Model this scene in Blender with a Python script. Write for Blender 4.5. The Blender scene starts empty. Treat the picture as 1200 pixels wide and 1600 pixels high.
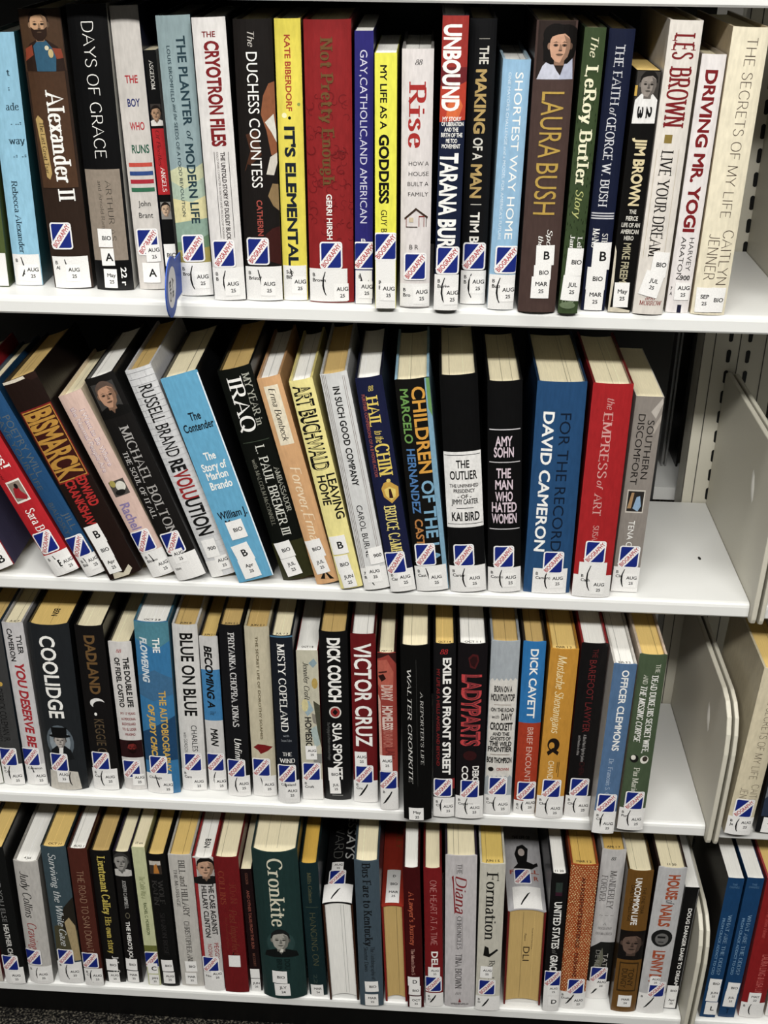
import bpy, bmesh, math, random
from mathutils import Vector, Matrix, Euler
SC = bpy.context.scene
COL = SC.collection
# ------------------------------------------------------------------ camera, light, exposure
CAM_F=1.21996; CAM_LOC=(-0.3613,-1.1629,1.2844); CAM_ROT=(1.10826,-0.00935,0.06301)
CAM_SHIFT=(0.03719,-0.00206)
SHELF_Z=[1.2127, 0.9234, 0.6096, 0.3101, -0.0044]; DEPTH=0.2429; LIP=0.0172

cd = bpy.data.cameras.new('camera'); cam = bpy.data.objects.new('camera', cd); COL.objects.link(cam)
cam.location = CAM_LOC; cam.rotation_euler = CAM_ROT
cd.sensor_fit = 'VERTICAL'; cd.sensor_height = 36.0; cd.sensor_width = 27.0; cd.lens = CAM_F*36.0
cd.shift_x, cd.shift_y = CAM_SHIFT
cd.clip_start = .02
SC.camera = cam
wd = bpy.data.worlds.new('room_ambient'); SC.world = wd; wd.use_nodes = True
wd.node_tree.nodes['Background'].inputs[0].default_value = (1.0, .985, .95, 1)
wd.node_tree.nodes['Background'].inputs[1].default_value = .03
def area(name, loc, size, energy, aim, col=(1, .985, .95)):
    l = bpy.data.lights.new(name, 'AREA'); l.shape = 'RECTANGLE'; l.size, l.size_y = size; l.energy = energy; l.color = col
    o = bpy.data.objects.new(name, l); COL.objects.link(o); o.location = loc
    o.rotation_euler = (Vector(aim)-Vector(loc)).to_track_quat('-Z', 'Y').to_euler()
    return o
area('aisle_ceiling_lamp', (-.4, -.45, 2.66), (2.6, .25), 20, (-.4, -.4, 0))
area('aisle_ceiling_lamp_middle', (-.4, -2.15, 2.66), (2.6, .3), 148, (-.4, -.6, .3))
area('next_aisle_ceiling_lamp', (-.3, 2.0, 2.62), (2.4, .3), 6, (-.3, 2.0, 0))
SC.view_settings.view_transform = 'Standard'; SC.view_settings.look = 'None'
SC.view_settings.exposure = 0.30; SC.view_settings.gamma = 1.0; SC.view_settings.use_curve_mapping = False
try: SC.display_settings.display_device = 'sRGB'
except Exception: pass

# ------------------------------------------------------------------ materials
def lin(hx, sat=.9):
    c = [int(hx[i:i+2], 16)/255 for i in (1, 3, 5)]
    c = [x/12.92 if x <= .04045 else ((x+.055)/1.055)**2.4 for x in c]
    g = .3*c[0]+.59*c[1]+.11*c[2]
    return tuple((g+(x-g)*sat)*.8 for x in c)+(1,)
MATS = {}
def mat(hx, kind='print'):
    key = (hx, kind)
    if key in MATS: return MATS[key]
    m = bpy.data.materials.new(kind+'_'+hx[1:]); m.use_nodes = True
    nt = m.node_tree; b = nt.nodes['Principled BSDF']; col = lin(hx)
    N = nt.nodes.new; L = nt.links.new
    tc = N('ShaderNodeTexCoord'); mp = N('ShaderNodeMapping'); nz = N('ShaderNodeTexNoise'); mx = N('ShaderNodeMix')
    mx.data_type = 'RGBA'; mx.blend_type = 'MULTIPLY'; rp = N('ShaderNodeValToRGB')
    L(tc.outputs['Object'], mp.inputs[0]); L(mp.outputs[0], nz.inputs['Vector']); L(nz.outputs[0], rp.inputs[0]); L(rp.outputs[0], mx.inputs[7])
    mx.inputs[0].default_value = 1; mx.inputs[6].default_value = col; L(mx.outputs[2], b.inputs['Base Color'])
    lo, hi = .88, 1.06
    if kind == 'page':
        mp.inputs['Scale'].default_value = (900, 9, 9); nz.inputs['Detail'].default_value = 3; lo, hi = .86, 1.1
        b.inputs['Roughness'].default_value = .85; b.inputs['Specular IOR Level'].default_value = .15
    elif kind == 'jacket':
        mp.inputs['Scale'].default_value = (60, 60, 18); nz.inputs['Detail'].default_value = 5
        b.inputs['Roughness'].default_value = .32; b.inputs['Specular IOR Level'].default_value = .35
        bp = N('ShaderNodeBump'); bp.inputs['Strength'].default_value = .12; bp.inputs['Distance'].default_value = .0012
        n2 = N('ShaderNodeTexNoise'); m2 = N('ShaderNodeMapping'); m2.inputs['Scale'].default_value = (90, 90, 16)
        L(tc.outputs['Object'], m2.inputs[0]); L(m2.outputs[0], n2.inputs['Vector']); L(n2.outputs[0], bp.inputs['Height']); L(bp.outputs[0], b.inputs['Normal'])
    elif kind == 'metal':
        mp.inputs['Scale'].default_value = (500, 500, 500); lo, hi = .95, 1.03
        b.inputs['Roughness'].default_value = .42; b.inputs['Specular IOR Level'].default_value = .4
    elif kind == 'label':
        mp.inputs['Scale'].default_value = (220, 220, 220); lo, hi = .9, 1.04
        b.inputs['Roughness'].default_value = .5; b.inputs['Specular IOR Level'].default_value = .25
    else:
        mp.inputs['Scale'].default_value = (70, 70, 40)
        b.inputs['Roughness'].default_value = .38; b.inputs['Specular IOR Level'].default_value = .3
    rp.color_ramp.elements[0].position = .3; rp.color_ramp.elements[1].position = .7
    rp.color_ramp.elements[0].color = (lo, lo, lo, 1); rp.color_ramp.elements[1].color = (hi, hi, hi, 1)
    MATS[key] = m
    return m

# ------------------------------------------------------------------ lettering
LAYER = 3e-6
GL = {}            # Bfont glyphs: (weight, char) -> verts, faces, advance
def load_sans(chars):
    objs = []
    for wt, off in (('S', 0.0), ('B', .022), ('X', .04)):
        for ch in chars:
            for suf in ('', 'I'):
                c = bpy.data.curves.new('g', 'FONT'); c.body = ch+suf; c.offset = off*(0 if ch in 'MWmw' else .7 if ch in 'NAKRV&48' and off > .03 else 1); c.resolution_u = 3
                o = bpy.data.objects.new('g', c); COL.objects.link(o); objs.append((wt, ch, suf, o, c))
    bpy.context.view_layer.update(); dg = bpy.context.evaluated_depsgraph_get()
    mx = {}; me_ = {}
    for wt, ch, suf, o, c in objs:
        m = o.evaluated_get(dg).to_mesh()
        vs = [(v.co.x, v.co.y) for v in m.vertices]
        if suf: mx[(wt, ch)] = max([v[0] for v in vs] or [0])
        else: me_[(wt, ch)] = (vs, [tuple(p.vertices) for p in m.polygons])
        o.evaluated_get(dg).to_mesh_clear()
    for wt, ch, suf, o, c in objs:
        bpy.data.objects.remove(o); bpy.data.curves.remove(c)
    for wt in 'SBX':
        imax = max(v[0] for v in me_[(wt, 'I')][0])
        capt = max(v[1] for v in me_[(wt, 'H')][0]) if (wt, 'H') in me_ else .7
        for (w2, ch), (vs, fs) in me_.items():
            n_ = max(1, len(vs))
            if w2 == wt and ch in 'MWmw' and wt != 'S':
                o_ = {'B': .02, 'X': .034}[wt]; n_ = len(vs)
                vs, fs = [(x+a, y+b) for a, b in ((-o_, 0), (o_, 0), (0, -o_*.6), (0, o_*.6), (0, 0)) for x, y in vs], [tuple(k*n_+q for q in f) for k in range(5) for f in fs]
            if w2 == wt: GL[(wt, ch)] = ([(x/capt, y/capt, (k//n_)*LAYER) for k, (x, y) in enumerate(vs)], fs, (mx[(wt, ch)]-imax)/capt)
SER = {
'A':'74 l0,0 37,100 74,0;l13,36 61,36','B':'64 l8,0 8,100;c8,100 34,100 50,92 53,76 50,60 34,53 8,53;c34,53 56,48 62,28 56,8 34,0 8,0',
'C':'72 c68,80 56,96 38,100 16,88 4,50 16,12 38,0 56,4 68,20','D':'76 l8,0 8,100;c8,100 36,100 62,86 70,50 62,14 36,0 8,0',
'E':'60 l8,0 8,100;l8,100 56,100;l8,53 46,53;l8,0 58,0','F':'56 l8,0 8,100;l8,100 56,100;l8,52 46,52',
'G':'76 c68,80 56,96 38,100 16,88 4,50 16,12 38,0 56,4 68,14;l68,0 68,42','H':'76 l8,0 8,100;l68,0 68,100;l8,53 68,53','I':'20 l10,0 10,100',
'J':'44 l36,100 36,30;c36,30 32,6 18,0 2,8','K':'68 l8,0 8,100;l64,100 10,44;l28,60 68,0','L':'56 l8,0 8,100;l8,0 54,0',
'M':'90 l6,0 10,100;l10,100 45,5;l45,5 80,100;l80,100 84,0','N':'78 l8,0 8,100;l8,100 68,0;l68,0 68,100',
'O':'78 c39,100 14,88 4,50 14,12 39,0 64,12 74,50 64,88 39,100','P':'60 l8,0 8,100;c8,100 36,100 52,92 56,74 52,56 36,47 8,47',
'Q':'80 c39,100 14,88 4,50 14,12 39,0 64,12 74,50 64,88 39,100;l44,22 78,-14','R':'68 l8,0 8,100;c8,100 36,100 52,92 56,74 52,56 36,49 8,49;l32,49 66,0',
'S':'56 c50,84 40,97 26,100 10,92 7,76 16,62 36,50 50,36 50,16 38,2 22,0 8,8 4,20','T':'62 l31,0 31,100;l2,100 60,100',
'U':'74 l8,100 8,34;c8,34 12,10 36,0 60,10 66,34;l66,34 66,100','V':'72 l0,100 36,0;l36,0 72,100','W':'104 l0,100 26,0;l26,0 52,96;l52,96 78,0;l78,0 104,100',
'X':'68 l2,100 66,0;l66,100 2,0','Y':'68 l0,100 34,46;l68,100 34,46;l34,46 34,0','Z':'60 l6,100 56,100;l56,100 4,0;l4,0 58,0',
'a':'46 c8,54 20,66 34,62 38,50;l38,50 38,0;c38,38 18,36 6,24 6,8 18,0 30,6 38,18','b':'52 l8,100 8,0;c8,50 22,66 40,60 48,33 40,6 22,0 8,12',
'c':'44 c42,52 34,64 24,66 8,54 4,33 8,12 24,0 34,2 43,14','d':'54 l46,100 46,0;c46,50 32,66 14,60 6,33 14,6 32,0 46,12',
'e':'46 l6,38 42,38;c42,38 38,60 24,66 9,56 4,33 9,10 24,0 36,4 43,16','f':'32 c34,92 26,100 16,94 14,80;l14,80 14,0;l2,64 30,64',
'g':'50 c24,66 10,60 8,44 12,30 24,24 36,30 40,44 36,60 24,66;c12,26 8,14 20,6 40,2 44,-12 30,-24 12,-22 6,-10 14,2','h':'54 l8,100 8,0;c8,46 20,62 34,64 44,54 45,40;l45,40 45,0',
'i':'20 l10,66 10,0;l10,84 10,94','j':'22 l12,66 12,-10;c12,-10 8,-24 -4,-24;l12,84 12,94','k':'52 l8,100 8,0;l46,66 10,26;l22,38 52,0','l':'20 l10,100 10,0',
'm':'82 l8,66 8,0;c8,46 18,62 30,64 39,54 40,40;l40,40 40,0;c40,46 50,62 62,64 71,54 72,40;l72,40 72,0','n':'54 l8,66 8,0;c8,46 20,62 34,64 44,54 45,40;l45,40 45,0',
'o':'52 c26,66 9,56 4,33 9,10 26,0 43,10 48,33 43,56 26,66','p':'54 l8,66 8,-28;c8,50 22,66 40,60 48,33 40,6 22,0 8,12','q':'54 l46,66 46,-28;c46,50 32,66 14,60 6,33 14,6 32,0 46,12',
'r':'36 l8,66 8,0;c8,44 16,60 26,66 36,60','s':'40 c36,54 28,65 18,66 8,58 9,46 22,36 35,26 36,10 24,0 12,2 4,12','t':'32 l14,88 14,16;c14,16 16,2 26,0 34,6;l2,64 30,64',
'u':'54 l8,66 8,22;c8,22 12,4 26,0 40,8 45,22;l45,66 45,0','v':'48 l0,66 24,0;l24,0 48,66','w':'72 l0,66 18,0;l18,0 36,62;l36,62 54,0;l54,0 72,66','x':'48 l2,66 46,0;l46,66 2,0',
'y':'48 l0,66 24,0;c48,66 24,0 14,-22 2,-24','z':'42 l4,64 40,64;l40,64 2,2;l2,2 42,2',
'0':'52 c26,100 8,84 4,50 8,16 26,0 44,16 48,50 44,84 26,100','1':'30 l6,82 18,98;l18,98 18,0','2':'52 c6,76 14,96 30,100 46,88 42,62 22,34 4,2;l4,2 50,2',
'5':'50 l44,98 12,98;l12,98 8,56;c8,56 28,64 46,48 46,18 28,0 4,8','3':'50 c6,88 24,100 42,90 42,64 22,54 46,46 48,18 28,0 4,10',
'8':'50 c25,54 10,64 10,90 25,100 40,90 40,64 25,54 6,42 6,10 25,0 44,10 44,42 25,54','.':'20 l9,0 9,9',',':'20 l10,8 5,-14',"'":'16 l8,100 6,78','&':'70 c66,34 52,6 24,0 6,16 12,40 40,62 46,86 30,100 16,86 24,60 68,0',
'-':'36 l4,36 32,36',':':'20 l9,0 9,9;l9,50 9,59','~':'46 c2,34 12,46 24,36 34,28 44,40','?':'44 c6,80 20,100 40,88 38,62 22,48 22,28;l22,0 22,9','!':'20 l10,100 9,28;l9,0 9,9'}
SPEC = {'R':(.15,.058,.12,0),'RB':(.2,.078,.15,0),'L':(.075,.06,0,0),'I':(.135,.055,0,.22),'RI':(.12,.045,.1,.18),'RBI':(.19,.06,.13,.16)}
SG = {}
def catmull(P, n=4):
    closed = P[0] == P[-1]; out = []
    for i in range(len(P)-1):
        p1, p2 = P[i], P[i+1]
        p0 = P[i-1] if i > 0 else (P[-2] if closed else p1); p3 = P[i+2] if i+2 < len(P) else (P[1] if closed else p2)
        for k in range(n):
            t = k/n
            out.append(tuple(.5*(2*b+(c-a)*t+(2*a-5*b+4*c-d)*t*t+(3*b-a-3*c+d)*t**3) for a, b, c, d in zip(p0, p1, p2, p3)))
    return out+[P[-1]]
def serif_glyph(st, ch):
    if (st, ch) in SG: return SG[(st, ch)]
    thick, thin, ser, slant = SPEC[st]; src = SER.get(ch)
    if src is None: SG[(st, ch)] = None; return None
    adv, body = src.split(' ', 1); V = []; F = []; Zs = []
    strokes = []
    for s in body.split(';'):
        pts = [tuple(float(q)/100 for q in a.split(',')) for a in s[1:].split(' ')]
        strokes.append((s[0], pts))
    ends = [p for k, pts in strokes for p in (pts[0], pts[-1])]
    lay = [0]
    def quad(a):
        i = len(V); lay[0] += 1; V.extend(a); Zs.extend([lay[0]*LAYER]*4); F.append((i, i+1, i+2, i+3))
    for k, pts in strokes:
        P = catmull(pts) if k == 'c' else pts
        L = []; R = []
        for i, q in enumerate(P):
            a = P[max(i-1, 0)]; b = P[min(i+1, len(P)-1)]
            if k == 'c' and P[0] == P[-1] and i in (0, len(P)-1): a, b = P[-2], P[1]
            dx, dy = b[0]-a[0], b[1]-a[1]; d = math.hypot(dx, dy) or 1
            t = (thin+(thick-thin)*(abs(dy)/d)**1.3)/2
            L.append((q[0]-dy/d*t, q[1]+dx/d*t)); R.append((q[0]+dy/d*t, q[1]-dx/d*t))
        i0 = len(V); V.extend(L); V.extend(R); n = len(P); lay[0] += 1; Zs.extend([lay[0]*LAYER]*(2*n))
        for i in range(n-1): F.append((i0+i, i0+n+i, i0+n+i+1, i0+i+1))
        if k == 'l' and ser:
            for e, o in ((P[0], P[1]), (P[-1], P[-2])):
                dx, dy = e[0]-o[0], e[1]-o[1]
                lone = sum(1 for z in ends if abs(z[0]-e[0])+abs(z[1]-e[1]) < .02) <= 1
                if abs(dy) > abs(dx)*1.2 and abs(dy) > .2 and min(abs(e[1]-z) for z in (0, .66, 1, -.28)) < .01 and (lone or abs(dx) < .05):
                    hw = ser+thick*.35; y0 = e[1]-(thin if dy > 0 else 0); quad([(e[0]-hw, y0), (e[0]+hw, y0), (e[0]+hw, y0+thin), (e[0]-hw, y0+thin)])
                elif abs(dx) > abs(dy)*3 and abs(dx) > .2 and lone:
                    hh = ser*.8; quad([(e[0]-thin/2, e[1]-hh), (e[0]+thin/2, e[1]-hh), (e[0]+thin/2, e[1]+hh), (e[0]-thin/2, e[1]+hh)])
    V = [(x+y*slant, y, z) for (x, y), z in zip(V, Zs)]
    SG[(st, ch)] = (V, F, float(adv)/100+(.14 if ser else .1)+(.06 if st == 'RB' else 0))
    return SG[(st, ch)]
def text_geo(t, font):
    """outlines of a word: verts, faces, width; capital height is 1"""
    slant = 0
    if font == 'XI': font, slant = 'X', .22
    V = []; F = []; x = 0
    for ch in t:
        if ch == ' ': x += .36; continue
        g = serif_glyph(font, ch) if font in SPEC else None
        if g is None:
            f2 = font if font in 'SBX' else ('B' if 'B' in font else 'S')
            g = GL.get((f2, ch))
            if g is None: x += .3; continue
        i = len(V); V.extend((x+a+b*slant, b, z) for a, b, z in g[0]); F.extend(tuple(i+k for k in f) for f in g[1]); x += g[2]
    if not V: return [], [], 1
    x0 = min(q[0] for q in V); x1 = max(q[0] for q in V)
    return [(a-x0, b, z) for a, b, z in V], F, max(x1-x0, .05)

# ------------------------------------------------------------------ objects
def link(name, me, parent=None, loc=None):
    o = bpy.data.objects.new(name, me); COL.objects.link(o)
    if parent: o.parent = parent
    if loc: o.location = loc
    return o
def tag(o, label, cat, group=None):
    o['label'] = label; o['category'] = cat
    if group: o['group'] = group
    return o
def empty(name, loc, label, cat, group=None):
    o = link(name, None, None, loc); o.empty_display_size = .02
    return tag(o, label, cat, group)
class Geo:
    """raw geometry with material slots"""
    def __init__(s): s.v = []; s.f = []; s.m = []; s.mats = []
    def slot(s, m):
        if m not in s.mats: s.mats.append(m)
        return s.mats.index(m)
    def add(s, V, F, m):
        i = len(s.v); s.v.extend(V); k = s.slot(m)
        for f in F: s.f.append(tuple(i+a for a in f)); s.m.append(k)
    def box(s, x0, x1, y0, y1, z0, z1, m):
        V = [(x, y, z) for z in (z0, z1) for y in (y0, y1) for x in (x0, x1)]
        s.add(V, [(0,2,3,1),(4,5,7,6),(0,1,5,4),(2,6,7,3),(0,4,6,2),(1,3,7,5)], m)
    def prism(s, prof, x0, x1, m):
        """profile in (y,z), extruded along x"""
        n = len(prof); V = [(x0, y, z) for y, z in prof]+[(x1, y, z) for y, z in prof]
        F = [tuple(range(n)), tuple(range(2*n-1, n-1, -1))]+[(i, i+n, (i+1) % n+n, (i+1) % n) for i in range(n)]
        s.add(V, F, m)
    def build(s, name, parent=None, smooth=False, bevel=0, segs=2):
        me = bpy.data.meshes.new(name); me.from_pydata(s.v, [], s.f)
        for m in s.mats: me.materials.append(m)
        me.polygons.foreach_set('material_index', s.m)
        bm = bmesh.new(); bm.from_mesh(me); bmesh.ops.recalc_face_normals(bm, faces=bm.faces)
        bm.to_mesh(me); bm.free()
        if smooth: me.polygons.foreach_set('use_smooth', [True]*len(me.polygons))
        o = link(name, me, parent)
        if bevel:
            b = o.modifiers.new('bevel', 'BEVEL'); b.width = bevel; b.segments = segs; b.limit_method = 'ANGLE'; b.angle_limit = math.radians(40)
        return o

class Decal:
    """flat print in (u,v) metres, bent round a spine profile"""
    def __init__(s, w, H): s.w = w; s.H = H; s.items = []
    def poly(s, P, c): s.items.append((list(P), [tuple(range(len(P)))], c))
    def rect(s, u0, u1, v0, v1, c): s.poly([(u0, v0), (u1, v0), (u1, v1), (u0, v1)], c)
    def ell(s, u, v, ru, rv, c, n=20): s.poly([(u+ru*math.cos(2*math.pi*i/n), v+rv*math.sin(2*math.pi*i/n)) for i in range(n)], c)
    def rrect(s, u0, u1, v0, v1, r, c):
        P = []
        for cx, cy, a0 in ((u1-r, v1-r, 0), (u0+r, v1-r, 90), (u0+r, v0+r, 180), (u1-r, v0+r, 270)):
            for k in range(4): a = math.radians(a0+30*k); P.append((cx+r*math.cos(a), cy+r*math.sin(a)))
        s.poly(P, c)
    def vtext(s, t, v0, v1, uc, hh, c, f):
        V, F, W = text_geo(t, f)
        if V: s.items.append(([(uc-hh/2+b*hh, v0-a/W*(v0-v1), z) for a, b, z in V], F, c))
    def htext(s, t, u0, u1, vc, hh, c, f):
        V, F, W = text_geo(t, f)
        if V: s.items.append(([(u0+a/W*(u1-u0), vc-hh/2+b*hh, z) for a, b, z in V], F, c))
    def stext(s, t, uc, vc, hh, c, f, rot=0, maxw=None, asp=1.0):
        V, F, W = text_geo(t, f); k = hh*asp
        if maxw and W*k > maxw: k = maxw/W
        ca, sa = math.cos(rot), math.sin(rot)
        if V: s.items.append(([(uc+ca*(a-W/2)*k-sa*(b-.5)*hh, vc+sa*(a-W/2)*k+ca*(b-.5)*hh, z) for a, b, z in V], F, c))
    def emit(s, geo, us, ysp, base, step, kind, clip=True):
        for i, (V, F, c) in enumerate(s.items):
            bm = bmesh.new(); vs = [bm.verts.new((q[0], q[1], q[2] if len(q) > 2 else 0)) for q in V]
            for f in F:
                try: bm.faces.new([vs[k] for k in f])
                except ValueError: pass
            u0 = min(q[0] for q in V); u1 = max(q[0] for q in V); v0 = min(q[1] for q in V); v1 = max(q[1] for q in V)
            def cut(co, no, clear=False):
                bmesh.ops.bisect_plane(bm, geom=bm.verts[:]+bm.edges[:]+bm.faces[:], plane_co=co, plane_no=no, clear_outer=clear)
            if clip:
                if u0 < us[0]: cut((us[0], 0, 0), (-1, 0, 0), True)
                if u1 > us[-1]: cut((us[-1], 0, 0), (1, 0, 0), True)
                if v0 < .0002: cut((0, .0002, 0), (0, -1, 0), True)
                if v1 > s.H-.0002: cut((0, s.H-.0002, 0), (0, 1, 0), True)
            for u in us[1:-1]:
                if u0 < u < u1: cut((u, 0, 0), (1, 0, 0))
            bm.verts.index_update(); off = base+i*step
            geo.add([(p.co.x, ysp(p.co.x)-off-p.co.z, p.co.y) for p in bm.verts], [tuple(q.index for q in f.verts) for f in bm.faces], mat(c, kind))
            bm.free()

def tone(hx, f): return '#'+''.join('%02x' % max(0, min(255, int(int(hx[i:i+2], 16)*f))) for i in (1, 3, 5))
def portrait(d, u, v, hh, skin, hair, cloth, bg, beard, hat, long):
    k = hh; sh = tone(skin, .72); dk = tone(skin, .45)
    E = lambda x, y, rx, ry, c, n=18: d.ell(u+x*k, v+y*k, rx*k, ry*k, c, n)
    Pg = lambda pts, c: d.poly([(u+x*k, v+y*k) for x, y in pts], c)
    if bg: d.rect(u-.55*k, u+.55*k, v-.55*k, v+.55*k, bg)
    if long: E(0, .1, .42, .44, hair); E(-.12, .3, .3, .26, hair); E(.16, .28, .28, .26, hair); Pg([(-.4, .1), (-.38, -.3), (-.2, -.38), (.2, -.36), (.36, -.2), (.4, .1)], hair)
    if cloth:
        Pg([(-.52, -.64), (-.46, -.42), (-.2, -.3), (.2, -.3), (.46, -.42), (.52, -.64)], cloth)
        Pg([(-.12, -.3), (0, -.52), (.12, -.3)], tone(skin, .6))
    Pg([(-.12, -.4), (-.13, -.1), (.13, -.1), (.12, -.4)], sh)
    E(0, .13, .29, .37, hair)
    E(-.265, .04, .04, .08, sh, 10); E(.265, .04, .04, .08, dk, 10)
    Pg([(-.24, .2), (-.25, .0), (-.2, -.2), (-.1, -.31), (0, -.335), (.1, -.31), (.2, -.2), (.25, 0), (.24, .2), (.14, .34), (-.14, .34)], skin)
    Pg([(.08, .3), (.24, .2), (.25, 0), (.2, -.2), (.1, -.31), (.02, -.33), (.13, -.1), (.15, .1)], sh)
    Pg([(-.26, .14), (-.27, .3), (-.16, .44), (.02, .48), (.18, .43), (.28, .28), (.26, .12), (.22, .24), (.1, .33), (-.06, .31), (-.2, .26)], hair)
    for sx in (-1, 1):
        E(sx*.105, .065, .062, .034, dk, 10); E(sx*.105, .06, .024, .02, '#14100e', 8)
        Pg([(sx*.04, .125), (sx*.1, .15), (sx*.18, .12), (sx*.1, .13)], hair)
    Pg([(-.01, .09), (.03, .08), (.055, -.05), (-.03, -.06)], sh); E(.01, -.055, .05, .016, dk, 8)
    if beard: Pg([(-.24, .0), (-.14, -.08), (.0, -.075), (.14, -.08), (.24, .0), (.2, -.24), (.08, -.38), (-.08, -.38), (-.2, -.24)], hair); E(0, -.15, .07, .018, dk, 8)
    else: Pg([(-.1, -.14), (-.03, -.125), (.03, -.125), (.1, -.14), (.04, -.175), (-.04, -.175)], tone(skin, .52))
    if hat: E(0, .3, .5, .1, '#0e0f10'); Pg([(-.33, .3), (-.36, .78), (.36, .78), (.33, .3)], '#0e0f10')

BIO_W, BIO_H = .0215, .0265
def sticker_bio(d, u, v):
    w, h = BIO_W/2, BIO_H/2
    d.rrect(u-w, u+w, v-h, v+h, .0028, '#f2f0ee')
    i = .0014
    d.rrect(u-w+i, u+w-i, v-h+i, v+h-i, .0018, '#10257c')
    a = math.atan2(h*1.72, w*1.62); ca, sa = math.cos(a), math.sin(a); t = .0040; L = math.hypot(w, h)*.80
    d.poly([(u+ca*x-sa*y, v+sa*x+ca*y) for x, y in ((-L, -t), (L-.0006, -t), (L+.0004, 0), (L-.0006, t), (-L, t), (-L-.0006, 0))], '#f2f0ee')
    V, F, W = text_geo('BIOGRAPHY', 'B'); hh = .0046; LL = 2*L-.0006
    d.items.append(([(u+ca*((p/W-.5)*LL)-sa*((q-.5)*hh), v+sa*((p/W-.5)*LL)+ca*((q-.5)*hh), z) for p, q, z in V], F, '#b5262a'))
def slash(d, u, v, h, kind):
    K = '#0d0d0d'; h *= .9
    if kind == 1: c = [(0, .5), (-.09, .2), (-.1, -.1), (-.05, -.35), (.02, -.5)]
    elif kind == 2: c = [(-.1, .5), (-.03, .2), (.03, -.1), (.1, -.35)]
    else: c = [(.2, .4), (.12, .2), (-.02, -.05), (-.16, -.3), (-.24, -.38)]
    t = .0009 if kind != 3 else .0014
    L = [(u+x*h-t*(1-abs(i-2)*.25), v+y*h) for i, (x, y) in enumerate(c)]; R = [(u+x*h+t*(1-abs(i-2)*.25), v+y*h) for i, (x, y) in enumerate(c)]
    d.poly(L+R[::-1], K)

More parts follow.
